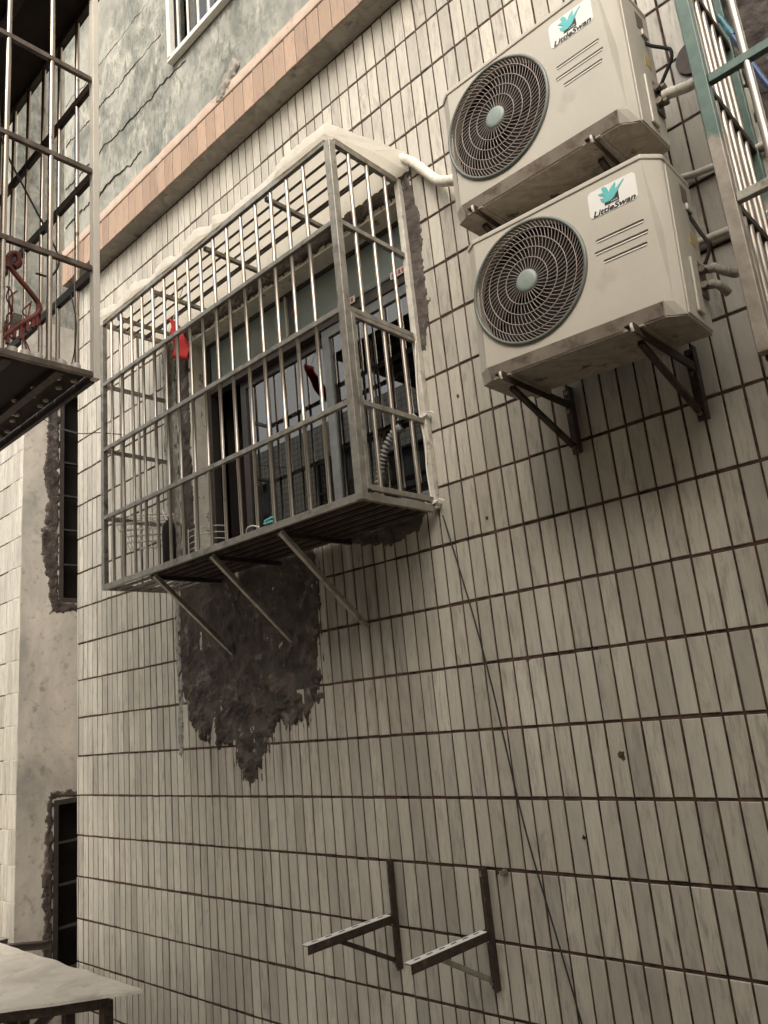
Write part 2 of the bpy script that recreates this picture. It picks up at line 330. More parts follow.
# ------------------------------------------------------------------ tiles
PX, PZ = .06445, .24
def tiles_mesh(name, mat, parent, x0, x1, z0, z1, holes=(), yf=0.0, gx=.0080, gz=.0115, px=PX, pz=PZ, offx=.1 * PX, offz=0, depth=.008, jit=1.0, seed=1, plane='y', chip=.006):
    rnd = random.Random(seed); V = []; F = []; C = []
    def add_tile(a, b, c, d):
        if b - a < .006 or d - c < .006: return
        dy = rnd.uniform(-.0012, .0012) * jit; ty = rnd.uniform(-.0009, .0009) * jit; tz = rnd.uniform(-.0009, .0009) * jit
        bv = min(.0018, (b - a) / 4); n = len(V)
        var = (rnd.random() ** 1.5 * .8, rnd.betavariate(3, 2.2), rnd.random(), 1)
        j = lambda: rnd.uniform(-.0007, .0007) * jit
        ja, jb, jc, jd = j(), j(), j() * 1.6, j() * 1.6
        a += ja; b += jb; c += jc; d += jd
        for (x, z, s) in ((a, c, 0), (b, c, 0), (b, d, 0), (a, d, 0), (a + bv, c + bv, 1), (b - bv, c + bv, 1), (b - bv, d - bv, 1), (a + bv, d - bv, 1)):
            u = (x - a) / (b - a) * 2 - 1; w = (z - c) / (d - c) * 2 - 1
            y = yf + dy + u * ty + w * tz + (0 if s else .0018)
            V.append((x, y, z) if plane == 'y' else (y, x, z)); C.append(var)
        for (x, z) in ((a, c), (b, c), (b, d), (a, d)):
            y = yf + depth; V.append((x, y, z) if plane == 'y' else (y, x, z)); C.append(var)
        F.extend([(n + 4, n + 5, n + 6, n + 7)] + [(n + k, n + (k + 1) % 4, n + 4 + (k + 1) % 4, n + 4 + k) for k in range(4)] + [(n + 8 + k, n + 8 + (k + 1) % 4, n + (k + 1) % 4, n + k) for k in range(4)])
    i0 = math.floor((x0 - offx) / px); i1 = math.ceil((x1 - offx) / px); k0 = math.floor((z0 - offz) / pz); k1 = math.ceil((z1 - offz) / pz)
    for k in range(k0, k1):
        wob = [noise.noise(Vector((i * .11, k * 3.7, seed))) * .0022 * jit for i in range(i0, i1 + 1)]
        for i in range(i0, i1):
            a = max(x0, offx + i * px + gx / 2); b = min(x1, offx + (i + 1) * px - gx / 2)
            c = max(z0, offz + k * pz + gz / 2) + wob[i - i0]; d = min(z1, offz + (k + 1) * pz - gz / 2 + wob[i - i0])
            rs = [(a, b, c, d)]
            for (hx0, hx1, hz0, hz1) in holes:
                out = []
                for (a, b, c, d) in rs:
                    if b <= hx0 or a >= hx1 or d <= hz0 or c >= hz1: out.append((a, b, c, d)); continue
                    if a < hx0: out.append((a, hx0, c, d))
                    if b > hx1: out.append((hx1, b, c, d))
                    aa, bb = max(a, hx0), min(b, hx1)
                    if c < hz0: out.append((aa, bb, c, hz0))
                    if d > hz1: out.append((aa, bb, hz1, d))
                rs = out
            for r in rs: add_tile(*r)
    me = bpy.data.meshes.new(name); me.from_pydata(V, [], F); me.update()
    at = me.color_attributes.new('tilevar', 'FLOAT_COLOR', 'POINT'); at.data.foreach_set('color', [x for c in C for x in c])
    me.materials.append(MATS[mat]); o = bpy.data.objects.new(name, me); col.objects.link(o); o.parent = parent
    return o

# ------------------------------------------------------------------ ground
g = MB(); g.add([(-60, -60, -3.2), (60, -60, -3.2), (60, 60, -3.2), (-60, 60, -3.2)], [(0, 1, 2, 3)])
tag(g.build('ground', 'ground_concrete'), kind='structure')

# ------------------------------------------------------------------ the tiled building
WL, WR = -5.04, 5.0
bld = thing('apartment_building', 'cream tiled apartment wall with grey rendered upper storey and pink tiled ledge', 'building', (0, 0, -3.2))
OX0, OX1, OZ0, OZ1 = -3.605, -1.885, .655, 2.11          # window opening
RX0, RX1, RZ0, RZ1 = -.30, 1.0, .75, 2.45                # opening of the right-hand window
def local(o): o.location = (0, 0, 3.2); return o
grm = MB()
def wall_with_holes(mb, x0, x1, z0, z1, holes, y0, y1):
    xs = sorted({x0, x1, *[h[0] for h in holes], *[h[1] for h in holes]}); zs = sorted({z0, z1, *[h[2] for h in holes], *[h[3] for h in holes]})
    for i in range(len(xs) - 1):
        for j in range(len(zs) - 1):
            cx = (xs[i] + xs[i + 1]) / 2; cz = (zs[j] + zs[j + 1]) / 2
            if any(h[0] < cx < h[1] and h[2] < cz < h[3] for h in holes): continue
            mb.box((xs[i], y0, zs[j]), (xs[i + 1], y1, zs[j + 1]))
holes = [(OX0, OX1, OZ0, OZ1), (RX0, RX1, RZ0, RZ1)]
wall_with_holes(grm, WL + .003, WR, -3.2, 3.13, holes, .0045, .25)
wall = local(grm.build('wall', 'grout', bld))
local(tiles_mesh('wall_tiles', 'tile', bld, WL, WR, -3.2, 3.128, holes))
mb = MB(); mb.box((WL + .001, .004, -3.2), (WL + .003 - .0005, 3, 3.13)); 
rest = MB(); rest.box((WL + .004, .2515, -3.2), (WL + .2, 3.0, 3.13)); local(rest.build('side_wall', 'cream_wall', bld))
# ledge (projecting floor band) and upper storey
LY = -.12
lb = MB(); lb.box((WL, LY + .010, 3.131), (WR, .25, 3.36)); local(lb.build('ledge', 'ledge_soffit', bld))
local(tiles_mesh('ledge_tiles', 'pink_tile', bld, WL, WR, 3.131, 3.345, yf=LY, gx=.0075, gz=.004, offz=3.129, pz=.24, jit=.8, px=.0905, seed=5))
gp = MB(); gp.box((WL + .002, LY + .004, 3.1325), (WR, LY + .0095, 3.350)); local(gp.build('ledge_grout', 'grout_pale', bld))
lt = MB()
pts = []
N = 220
for i in range(N + 1):
    x = WL + (WR - WL) * i / N
    h = 3.425 + .010 * noise.fractal(Vector((x * 5, 1, 0)), 1, 2, 4)
    pts.append((x, h))
vs = []; fs = []
for i, (x, h) in enumerate(pts):
    vs += [(x, LY + .012, 3.3465), (x, LY - .004, 3.348), (x, LY - .003, 3.36), (x, LY - .001, h - .004), (x, LY + .03, h + .004)]
for i in range(N):
    for k in range(4): fs.append((i * 5 + k, (i + 1) * 5 + k, (i + 1) * 5 + k + 1, i * 5 + k + 1))
lt.add(vs, fs, True); local(lt.build('ledge_cap', 'ledge_top', bld))
UX0, UX1, UZ0, UZ1 = -3.47, -2.45, 3.985, 5.3
uw = MB(); UY = -.105
# upper wall as a gently uneven sheet with coat edges (steps between day coats)
nx, nzv = 330, 240; vs = []; fs = []; LAPS = (3.62, 3.95, 4.55)
for j in range(nzv + 1):
    for i in range(nx + 1):
        x = WL + (1.5 - WL) * i / nx; z = 3.362 + (6.2 - 3.362) * j / nzv
        lift = 0
        for c0 in LAPS:
            e = z - c0 - .045 * noise.fractal(Vector((x * 3, c0, 0)), .8, 2, 6)
            if e > 0: lift += .004
        y = UY - .0 - lift * .6 + .004 * noise.fractal(Vector((x * 4, 9, z * 4)), .9, 2, 5)
        vs.append((x, y, z))
for j in range(nzv):
    for i in range(nx):
        cx = WL + (1.5 - WL) * (i + .5) / nx; cz = 3.362 + (6.2 - 3.362) * (j + .5) / nzv
        if UX0 < cx < UX1 and UZ0 < cz < UZ1: continue
        a = j * (nx + 1) + i; fs.append((a, a + 1, a + nx + 2, a + nx + 1))
uw.add(vs, fs, True); wall_with_holes(uw, WL + .004, WR, 3.361, 6.2, [(UX0, UX1, UZ0, UZ1)], UY + .022, .25)
uw.add([(WL, UY, 3.36), (WL, .3, 3.36), (WL, .3, 6.2), (WL, UY, 6.2)], [(0, 1, 2, 3)])
local(uw.build('upper_wall', 'upper_plaster', bld))
for c0, xa, xb in ((3.62, WL + .02, -3.9), (3.95, WL + .02, -3.35), (4.34, WL + .02, -3.62), (4.72, WL + .02, -3.6)):
    m = MB(); vs = []; n_ = 240
    for i in range(n_ + 1):
        x = xa + (xb - xa) * i / n_
        zc = c0 + .035 * noise.fractal(Vector((x * 4, c0, 0)), .55, 2.3, 8) - .06 * (x - xa) * .3
        w_ = max(.0002, .0036 * (noise.noise(Vector((x * 14, c0, 5))) - .06))
        vs += [(x, UY - .010, zc - w_), (x, UY - .010, zc + w_), (x, UY + .01, zc + w_), (x, UY + .01, zc - w_)]
    m.add(vs, [(i * 4 + k, (i + 1) * 4 + k, (i + 1) * 4 + (k + 1) % 4, i * 4 + (k + 1) % 4) for i in range(n_) for k in range(3)]); local(m.build('crack', 'crack_grey', bld))
rf = MB(); rf.box((WL, -.25, 6.2), (WR, 3, 6.4)); local(rf.build('roof', 'cream_wall', bld))
# hole cover at the right
# upper window
fr = MB(); 
for a, b in (((UX0, UZ0), (UX0, UZ1)), ((UX1, UZ0), (UX1, UZ1)), ((UX0 - .02, UZ0), (UX1 + .02, UZ0)), ((UX0, UZ1), (UX1, UZ1))):
    fr.bar((a[0], UY - .03, a[1]), (b[0], UY - .03, b[1]), .035, .04, (0, 1, 0))
w1 = local(fr.build('window', 'white_frame', bld, .003, label='white barred upper window over the pink ledge'))
def wpart(mb, name, mat, par, bev=0, label=None):
    o = mb.build(name, mat, par, bev, label=label); return o
for k in range(9):
    p = MB(); x = UX0 + .11 * (k + 1) - .02; p.tube([(x, UY - .03, UZ0), (x, UY - .03, UZ1)], .008, 8); wpart(p, 'bar', 'white_frame', w1)
p = MB(); p.box((UX0, UY + .05, UZ0), (UX1, UY + .056, UZ1)); wpart(p, 'pane', 'glass', w1)
p = MB()
for k in range(11):
    x = UX0 + .05 + k * .09; p.tube([(x, UY + .11, UZ0), (x, UY + .11, UZ1)], .035, 8)
wpart(p, 'curtain', 'white_frame', w1)
p = MB(); p.box((UX0, UY + .16, UZ0), (UX1, .5, UZ1)); wpart(p, 'interior', 'room_dark', w1)
p = MB(); p.bar((UX0 + .35, UY + .035, UZ0), (UX0 + .35, UY + .035, UZ1), .045, .03, (0, 1, 0)); wpart(p, 'mullion', 'window_grey', w1)

# main window in its deep reveal
FY = .105
fr = MB()
def frame_bar(mb, x0, z0, x1, z1, w, d=.05, y=FY):
    mb.box((x0 if x0 != x1 else x0 - w / 2, y, z0 if z0 != z1 else z0 - w / 2), (x1 if x0 != x1 else x1 + w / 2, y + d, z1 if z0 != z1 else z1 + w / 2))
frame_bar(fr, OX0 + .028, OZ0, OX0 + .028, OZ1, .055); frame_bar(fr, OX1 - .028, OZ0, OX1 - .028, OZ1, .055)
frame_bar(fr, OX0 + .056, OZ0 + .03, OX1 - .056, OZ0 + .03, .06); frame_bar(fr, OX0 + .056, 1.80, OX1 - .056, 1.80, .06); frame_bar(fr, OX0 + .056, OZ1 - .015, OX1 - .056, OZ1 - .015, .03)
w = local(fr.build('window', 'window_dark', bld, .002, label='dark aluminium window in the deep reveal behind the cage'))
p = MB(); p.box((OX0 + .058, FY + .012, 1.832), (-2.80, FY + .02, OZ1 - .032)); wpart(p, 'panel', 'panel_blue', w)
p = MB(); p.box((-2.755, FY + .012, 1.832), (OX1 - .058, FY + .02, OZ1 - .032)); wpart(p, 'panel', 'panel_blue', w)
p = MB(); p.box((-2.798, FY - .005, 1.832), (-2.757, FY + .03, OZ1 - .032)); wpart(p, 'mullion', 'window_dark', w)
p = MB(); p.tube([(-2.81, FY - .012, 1.835), (-2.81, FY - .012, 2.07)], .007, 8); wpart(p, 'rod', 'white_frame', w)
p = MB(); p.box((-3.30, FY - .006, 1.828), (OX1 - .06, FY + .004, 1.840)); wpart(p, 'trim', 'window_grey', w)
for sx in (-2.42, -2.06):
    p = MB(); p.box((sx, FY - .009, 1.812), (sx + .12, FY - .0065, 1.846)); st = wpart(p, 'sticker', 'label_white', w)
    q = MB()
    for k in range(5): q.box((sx + .010 + k * .021, FY - .0105, 1.818), (sx + .024 + k * .021, FY - .0092, 1.838))
    wpart(q, 'sticker_print', 'sticker_red', st)
def sash(x0, x1, y, mat, panes=1):
    s = MB(); z0, z1 = OZ0 + .062, 1.768; ww = .05
    s.box((x0, y, z0), (x0 + ww, y + .03, z1)); s.box((x1 - ww, y, z0), (x1, y + .03, z1))
    s.box((x0 + ww, y, z0), (x1 - ww, y + .03, z0 + ww)); s.box((x0 + ww, y, z1 - ww), (x1 - ww, y + .03, z1))
    so = wpart(s, 'sash', mat, w, .002)
    q = MB(); q.box((x0 + ww, y + .012, z0 + ww), (x1 - ww, y + .017, z1 - ww)); wpart(q, 'pane', 'glass', w)
sash(-3.32, -2.47, FY + .045, 'window_dark'); sash(-2.575, OX1 - .056, FY + .008, 'window_grey')
p = MB(); vs = []; fs = []
for k in range(101):
    x = -2.62 + k * .0068; y = FY + .085 + .018 * math.sin(k * .9) + .01 * math.sin(k * .37 + 1); vs += [(x, y, OZ0 + .02), (x, y + .01, 1.78)]
for k in range(100): fs.append((2 * k, 2 * k + 2, 2 * k + 3, 2 * k + 1))
p.add(vs, fs, True); wpart(p, 'curtain', 'curtain', w)
p = MB(); p.add([(OX0, FY + .055, OZ0), (OX1, FY + .055, OZ0), (OX1, FY + .055, OZ1), (OX0, FY + .055, OZ1), (OX0, 1.6, OZ0), (OX1, 1.6, OZ0), (OX1, 1.6, OZ1), (OX0, 1.6, OZ1)],
                [(4, 5, 6, 7), (0, 4, 7, 3), (1, 2, 6, 5), (0, 1, 5, 4), (3, 7, 6, 2)]); wpart(p, 'interior', 'room_dark', w)
# reveals and plaster
rv = MB(); rv.box((OX0 - .004, -.001, OZ0), (OX0 + .006, FY + .04, OZ1)); rv.box((OX1 - .006, -.001, OZ0), (OX1 + .004, FY + .04, OZ1))
rv.box((OX0 + .0065, .001, OZ1 - .012), (OX1 - .0065, FY + .04, OZ1 - .0)); rv.box((OX0 + .0065, -.001, OZ0 - .01), (OX1 - .0065, FY + .04, OZ0 + .008))
local(rv.build('window_reveal', 'reveal_plaster', bld, .002))
on_wall = lambda x, z, h: (x, -h, z)
def patch(name, poly, mat, cell=.008, tmax=.014, slope=1.2, ragged=.012, lump=.006, seed=0, drips=0, label=None, lowboost=0):
    o = local(rough_patch(poly, cell, tmax, slope, ragged, lump, on_wall, seed, drips, lowboost).build(name, mat, bld)); 
    if label: o['label'] = label
    return o
patch('mortar_patch', [(-3.775, .68), (-3.79, .018), (-3.745, -.011), (-3.71, -.112), (-3.624, -.165), (-3.5, -.229), (-3.337, -.236), (-3.304, -.316), (-3.242, -.395), (-3.197, -.42), (-3.126, -.342), (-3.083, -.267), (-3.05, -.214), (-2.938, -.154), (-2.836, -.16), (-2.73, -.093), (-2.67, -.055), (-2.635, .247), (-2.62, .50), (-2.62, .68)],
      'mortar_dark', .005, .006, .35, .036, .0095, 3, .055, lowboost=2.6, label='large dark lumpy mortar patch dripping below the window cage')
patch('mortar_patch', [(-3.735, .70), (-3.745, 2.2), (-3.612, 2.2), (-3.612, .70)], 'mortar_dark', .008, .012, 1, .018, .01, 11, label='ragged dark mortar strip left of the window')
patch('mortar_patch', [(-3.885, .75), (-3.90, 2.17), (-3.75, 2.17), (-3.745, .75)], 'mortar_grey', .009, .007, .8, .012, .006, 17, label='thin pale grey mortar strip left of the window')
patch('mortar_patch', [(-3.62, 2.118), (-3.62, 2.23), (-1.80, 2.21), (-1.80, 2.118)], 'mortar_dark', .008, .012, 1, .014, .01, 23, label='ragged mortar band above the window opening')
patch('mortar_patch', [(-1.875, 2.2), (-1.875, 1.34), (-1.826, 1.329), (-1.785, 1.485), (-1.785, 1.783), (-1.767, 1.977), (-1.80, 2.1), (-1.815, 2.2)], 'mortar_dark', .006, .004, .5, .012, .002, 31, label='dark mortar strip beside the right post of the cage')
patch('mortar_patch', [(-2.60, .66), (-2.37, .615), (-2.29, .57), (-2.145, .535), (-1.98, .572), (-1.90, .641), (-1.90, .68), (-2.6, .68)], 'mortar_dark', .008, .012, .8, .015, .012, 37)
patch('mortar_patch', [(-3.80, .6), (-3.83, .6), (-3.835, -.26), (-3.80, -.30), (-3.775, -.05), (-3.79, .6)], 'mortar_grey', .008, .003, .5, .014, .003, 41, .02, label='pale smear down the left edge of the big mortar patch')
patch('mortar_patch', [(-.50, 2.9), (-.48, 1.95), (-.43, 1.70), (-.40, 1.25), (-.36, .7), (-.26, .7), (-.28, 2.9)], 'mortar_dark', .010, .012, .8, .03, .014, 47, label='crumbling mortar round the right-hand window')
patch('mortar_patch', [(-.28, 2.47), (-.28, 2.9), (1.1, 2.9), (1.1, 2.47)], 'mortar_dark', .02, .012, .8, .03, .014, 49)
o = rough_patch([(-3.05, 3.36), (-3.03, 3.42), (-2.93, 3.50), (-2.86, 3.56), (-2.83, 3.50), (-2.90, 3.40), (-2.97, 3.35)], .006, .010, .6, .02, .014, lambda x, z, h: (x, LY - .004 - h, z), 53).build('mortar_lump', 'ledge_soffit', bld); local(o)
# right-hand window (mostly out of frame)
fr = MB(); frame_bar(fr, RX0 + .03, RZ0, RX0 + .03, RZ1, .06, y=.1); frame_bar(fr, RX1 - .03, RZ0, RX1 - .03, RZ1, .06, y=.1); frame_bar(fr, RX0 + .06, RZ0 + .03, RX1 - .06, RZ0 + .03, .06, y=.1); frame_bar(fr, RX0 + .06, RZ1 - .03, RX1 - .06, RZ1 - .03, .06, y=.1)
w2 = local(fr.build('window', 'window_dark', bld, label='dark window behind the half teal cage'))
p = MB(); p.box((RX0 + .06, .12, RZ0 + .06), (RX1 - .06, .126, RZ1 - .06)); wpart(p, 'pane', 'glass', w2)
p = MB(); p.box((RX0, .3, RZ0), (RX1, .9, RZ1)); wpart(p, 'interior', 'room_dark', w2)
# small drill holes / spalls
for (x, z, r) in ((-1.694, 1.069, .008), (-1.633, .541, .007), (-1.538, -.002, .010), (-1.236, -.345, .013), (-1.79, -.73, .007), (-1.42, -.60, .006)):
    p = MB(); n = 9; rr = random.Random(int(r * 1e5 + z * 100))
    p.prism([(x + r * rr.uniform(.6, 1.2) * math.cos(k / n * 6.283), z + r * 1.3 * rr.uniform(.6, 1.2) * math.sin(k / n * 6.283)) for k in range(n)], -.0022, .003)
    local(p.build('spall', 'grout', bld))
# brown round hole cover
hc = MB(); hc.disc((-.555, 1.885, -.012), .062, .0135); local(hc.build('hole_cover', 'dark_iron', bld, .003))

# ------------------------------------------------------------------ neighbouring block beyond the narrow recess
nb = thing('neighbour_building', 'pale plastered side wall with dark windows in the narrow recess at far left', 'building', (-5.993, 0, -3.2))
def lnb(o): o.location = (5.993, 0, 3.2); return o
LX = -5.993
pw = MB()
whs = [(.30, .72, .93, 2.75), (.275, .72, -1.75, -.56)]           # (y0,y1,z0,z1)
ys = [0.004, .275, .30, .72, 3]; zz = [-3.2, -1.75, -.56, .93, 2.75, 3.35]
for i in range(4):
    for j in range(5):
        cy = (ys[i] + ys[i + 1]) / 2; cz = (zz[j] + zz[j + 1]) / 2
        if any(a < cy < b and c < cz < d for a, b, c, d in whs): continue
        pw.box((LX - .25, ys[i], zz[j]), (LX, ys[i + 1], zz[j + 1]))
lnb(pw.build('plaster_wall', 'recess_plaster', nb))
up = MB(); up.box((LX - .25, -.10, 3.352), (LX, 3, 7.2)); up.box((-12, -.10, 3.352), (LX - .251, .25, 7.2)); lnb(up.build('upper_wall', 'upper_plaster', nb))
fw = MB(); fw.box((-12, .006, -3.2), (LX - .255, .25, 3.35)); lnb(fw.build('front_wall', 'grout', nb))
lnb(tiles_mesh('front_tiles', 'tile', nb, -8.5, LX + .001, -3.2, 3.34, offx=LX, seed=9, gx=.005, gz=.009))
rb = MB(); rb.box((LX + .001, 2.2, -3.2), (WL - .001 + .2, 2.4, 7)); lnb(rb.build('recess_wall', 'recess_plaster', nb))
for (y0, y1, z0, z1) in whs:
    f = MB(); t = .035
    f.box((LX - .05, y0, z0), (LX + .004, y0 + t, z1)); f.box((LX - .05, y1 - t, z0), (LX + .004, y1, z1)); f.box((LX - .05, y0 + t, z1 - t), (LX + .004, y1 - t, z1)); f.box((LX - .05, y0 + t, z0), (LX + .004, y1 - t, z0 + t))
    k = z0 + .3
    while k < z1 - .1: f.box((LX - .04, y0 + t, k), (LX, y1 - t, k + .014)); k += .29
    wo = lnb(f.build('window', 'window_dark', nb))
    q = MB(); q.box((LX - .1, y0, z0), (LX - .09, y1, z1)); q.build('pane', 'fan_dark', wo)
on_side = lambda y, z, h: (LX + h, y, z)
lnb(rough_patch([(.17, 2.85), (.19, 2.5), (.175, 1.9), (.20, 1.75), (.15, 1.45), (.16, 1.3), (.22, 1.05), (.23, .84), (.50, .86), (.50, .925), (.296, .925), (.296, 2.85)], .008, .007, .5, .022, .006, on_side, 5).build('mortar_patch', 'mortar_dark', nb))
lnb(rough_patch([(.235, -.50), (.27, -.49), (.50, -.52), (.50, -.555), (.272, -.555), (.272, -1.8), (.20, -1.8), (.205, -1.4), (.19, -1.1)], .008, .007, .5, .022, .006, on_side, 8).build('mortar_patch', 'mortar_dark', nb))

# ------------------------------------------------------------------ buildings across the alley (behind the camera, mirrored in the glass)
ob = thing('opposite_building', 'tiled block across the alley mirrored in the window glass', 'building', (-9, -7.0, -3.2))
def lob(o): o.location = (9, 7.0, 3.2); return o
p = MB(); wh = [(-8.6, -7.5, 1.8, 4.2), (-10.4, -9.2, 2.6, 4.6), (-13.3, -11.9, 2.6, 4.6), (-10.4, -9.2, -.6, 1.2)]
wall_with_holes(p, -16, -6.8, -3.2, 5.3, wh, -7.25, -7.0); lob(p.build('wall', 'far_tile', ob))
for h in wh:
    f = MB(); x0, x1, z0, z1 = h
    for k in range(4): xx = x0 + (x1 - x0) * k / 3; f.box((xx - .03, -7.06, z0), (xx + .03, -6.99, z1))
    for k in range(4): zz_ = z0 + (z1 - z0) * k / 3; f.box((x0, -7.065, zz_ - .03), (x1, -7.005, zz_ + .03))
    wo = lob(f.build('window', 'window_dark', ob)); q = MB(); q.box((x0, -7.25, z0), (x1, -7.2, z1)); q.build('pane', 'window_grey', wo)
nbk = thing('facing_shade_block', 'unseen plain block behind the camera, added to shade the right, carrying the left cage', 'building', (1, -2.95, -3.2))
p = MB(); p.box((-3.9, -3.3, .85), (-2.6, -2.95, 2.7)); p.box((-2.599, -6, -3.2), (7, -2.95, 3.1)); o = p.build('wall', 'cream_wall', nbk); o.location = (-1, 2.95, 3.2)  # unseen main block sized to shade the right wall; its stub carries the cage

# ------------------------------------------------------------------ cement canopy over the cage
TAB = ((-3.9, -.452), (-3.78, -.470), (-3.60, -.448), (-3.43, -.468), (-3.27, -.442), (-3.12, -.462), (-2.98, -.440), (-2.905, -.466), (-2.795, -.472), (-2.70, -.448), (-2.656, -.468), (-2.58, -.440), (-2.448, -.444), (-2.26, -.442), (-2.152, -.466), (-2.016, -.468), (-1.80, -.461))
def tabv(x):
    for (a, ya), (b_, yb) in zip(TAB, TAB[1:]):
        if a <= x <= b_: u = (x - a) / (b_ - a); u = u * u * (3 - 2 * u); return ya + (yb - ya) * u
    return -.46
cp = MB(); nx = 260; vs = []; fs = []
CX0, CX1 = -3.87, -1.862; ny = 10
for i in range(nx + 1):
    x = CX0 + (CX1 - CX0) * i / nx
    fy = tabv(x) + .004 * noise.fractal(Vector((x * 18, 4, 0)), .9, 2, 4)
    zt = 2.243 + (.005 + .010 * (-3.75 < x < -2.1)) * noise.fractal(Vector((x * 9, 8, 0)), .8, 2, 5) - (fy + .455) * .5
    fb = 2.200 + .003 * noise.noise(Vector((x * 9, 5, 0)))
    cs = [(.0, 2.203), (fy * .5, 2.201), (fy + .009, fb - .016), (fy, fb - .010), (fy + .002, zt - .012), (fy + .016, zt)]
    for k in range(1, 7):
        yy = fy + .016 + (0.0 - fy - .016) * k / 6
        cs.append((yy, zt + .055 * (k / 6) ** 2 + .006 * noise.fractal(Vector((x * 8, yy * 8, 2)), .9, 2, 4)))
    m_ = len(cs); wr = max(0, (x - (CX1 - .12)) / .12); vs += [(x + .058 * wr * (1 - (min(1, abs(a) / .458)) ** 2), a, b) for a, b in cs]
for i in range(nx):
    for k in range(m_): fs.append((i * m_ + k, i * m_ + (k + 1) % m_, (i + 1) * m_ + (k + 1) % m_, (i + 1) * m_ + k))
fs += [tuple(range(m_ - 1, -1, -1)), tuple(nx * m_ + k for k in range(m_))]
cp.add(vs, fs, False)
canopy = cp.build('canopy', 'canopy_sheet'); tag(canopy, 'whitewashed cement canopy with a wavy edge over the caged window', 'canopy')

# ------------------------------------------------------------------ main window cage
cage = thing('window_cage', 'steel security cage of round bars under the white cement canopy', 'window cage', (-2.84, 0, .62))
def lc(o): o.location = (2.84, 0, -.62); return o
A0, A1, CY, B0, B1 = -3.81, -1.868, -.432, .632, 2.182
t = .028
def cbar(name, a, b, w=t, h=t, mat='steel_frame', bev=.002, up=(0, 0, 1), label=None):
    m = MB(); m.bar(a, b, w, h, up); return lc(m.build(name, mat, cage, bev, label=label))
cbar('post', (A0, CY, B0 - .014), (A0, CY, B1 - .014), up=(0, 1, 0)); cbar('post', (A1 - .004, CY, B0 - .014), (A1 - .004, CY, B1 - .014), .036, .034, up=(0, 1, 0))
cbar('post', (A0, -.015, B0), (A0, -.015, B1), up=(0, 1, 0)); cbar('post', (A1 + .006, -.016, B0), (A1 + .006, -.016, B1), mat='painted_iron', up=(0, 1, 0), label='paint-flecked rear post on the wall')
RZ = (1.01, 1.40, 1.79)
for z in RZ + (B0, B1 - .006):
    th = .022 if z in RZ else .03
    cbar('rail', (A0 + .0145, CY - .003, z), (A1 - .0225, CY - .003, z), .020, th)
    cbar('rail', (A0, CY + .0145, z), (A0, -.030, z), .020, th)
    cbar('rail', (A1, CY + .018, z), (A1, -.031, z), .022, th)
# small escape door frame in the right side panel
d = MB(); d.bar((A1 + .006, CY + .026, .66), (A1 + .006, CY + .026, 1.385), .02, .02, (0, 1, 0)); d.bar((A1 + .006, CY + .037, 1.375), (A1 + .006, -.034, 1.375), .018, .018); d.bar((A1 + .006, CY + .037, .668), (A1 + .006, -.034, .668), .018, .022)
lc(d.build('door_frame', 'steel_frame', cage, .002))
i = 0; x = -3.722
while x < -1.95:
    m = MB(); j1 = random.uniform(-.004, .004); zs_ = [B0]; rs_ = [.0085]
    for z in RZ:
        for dz_, r_ in ((-.014, .0085), (-.010, .0112), (.010, .0108), (.014, .0085)): zs_.append(z + dz_); rs_.append(r_ * (1 + random.uniform(-.05, .08) * (r_ > .009)))
    zs_.append(B1); rs_.append(.0085); m.tube([(x + j1 * math.sin((z - B0) * 2.2), CY + .004, z) for z in zs_], rs_, 12); lc(m.build('bar', 'steel_bar', cage)); x += .1118; i += 1
for y in (-.328, -.217, -.104):
    m = MB(); m.tube([(A1, y, B0), (A1, y, B1)], .0085, 12); lc(m.build('bar', 'steel_bar', cage))
    m = MB(); m.tube([(A0, y, B0), (A0, y, B1)], .0085, 12); lc(m.build('bar', 'steel_bar', cage))
for y in (-.355, -.295, -.235, -.168, -.152):
    m = MB(); m.bar((A0 + .016, y, B1 - .006), (A1 - .02, y, B1 - .006), .008, .008); lc(m.build('roof_rod', 'dark_iron', cage))
for x in (-2.31, -2.80, -3.30, -3.66):
    m = MB(); m.bar((x, CY + .012, B1 - .026), (x, -.003, B1 - .026), .02, .02); lc(m.build('roof_crossbar', 'steel_frame', cage))
for k in range(6):                                   # floor grille: rods along the cage plus dark sheet over them
    y = -.375 + k * .066
    m = MB(); m.bar((A0 + .016, y, B0 - .008), (A1 - .02, y, B0 - .008), .012, .012); lc(m.build('floor_rod', 'floor_rust', cage))
m = MB(); m.box((A0 + .35, CY + .02, B0 + .003), (A1 - .02, -.02, B0 + .008)); lc(m.build('floor_sheet', 'floor_sheet', cage))
for x in (-3.36, -2.87, -2.38):
    m = MB(); m.bar((x, CY + .012, B0 - .026), (x, -.003, B0 - .026), .02, .02); lc(m.build('floor_crossbar', 'dark_iron', cage))
for xw, xt, zt, zw in ((-3.294, -3.32, .60, .217), (-2.822, -2.835, .60, .222), (-2.320, -2.35, .60, .218)):
    m = MB(); m.bar((xt, CY + .004, zt + .006), (xw, -.004, zw), .022, .022); m.box((xw - .016, -.030, zw - .035), (xw + .016, .0, zw + .02)) if 0 else None; lc(m.build('support_strut', 'steel_frame', cage, .002))

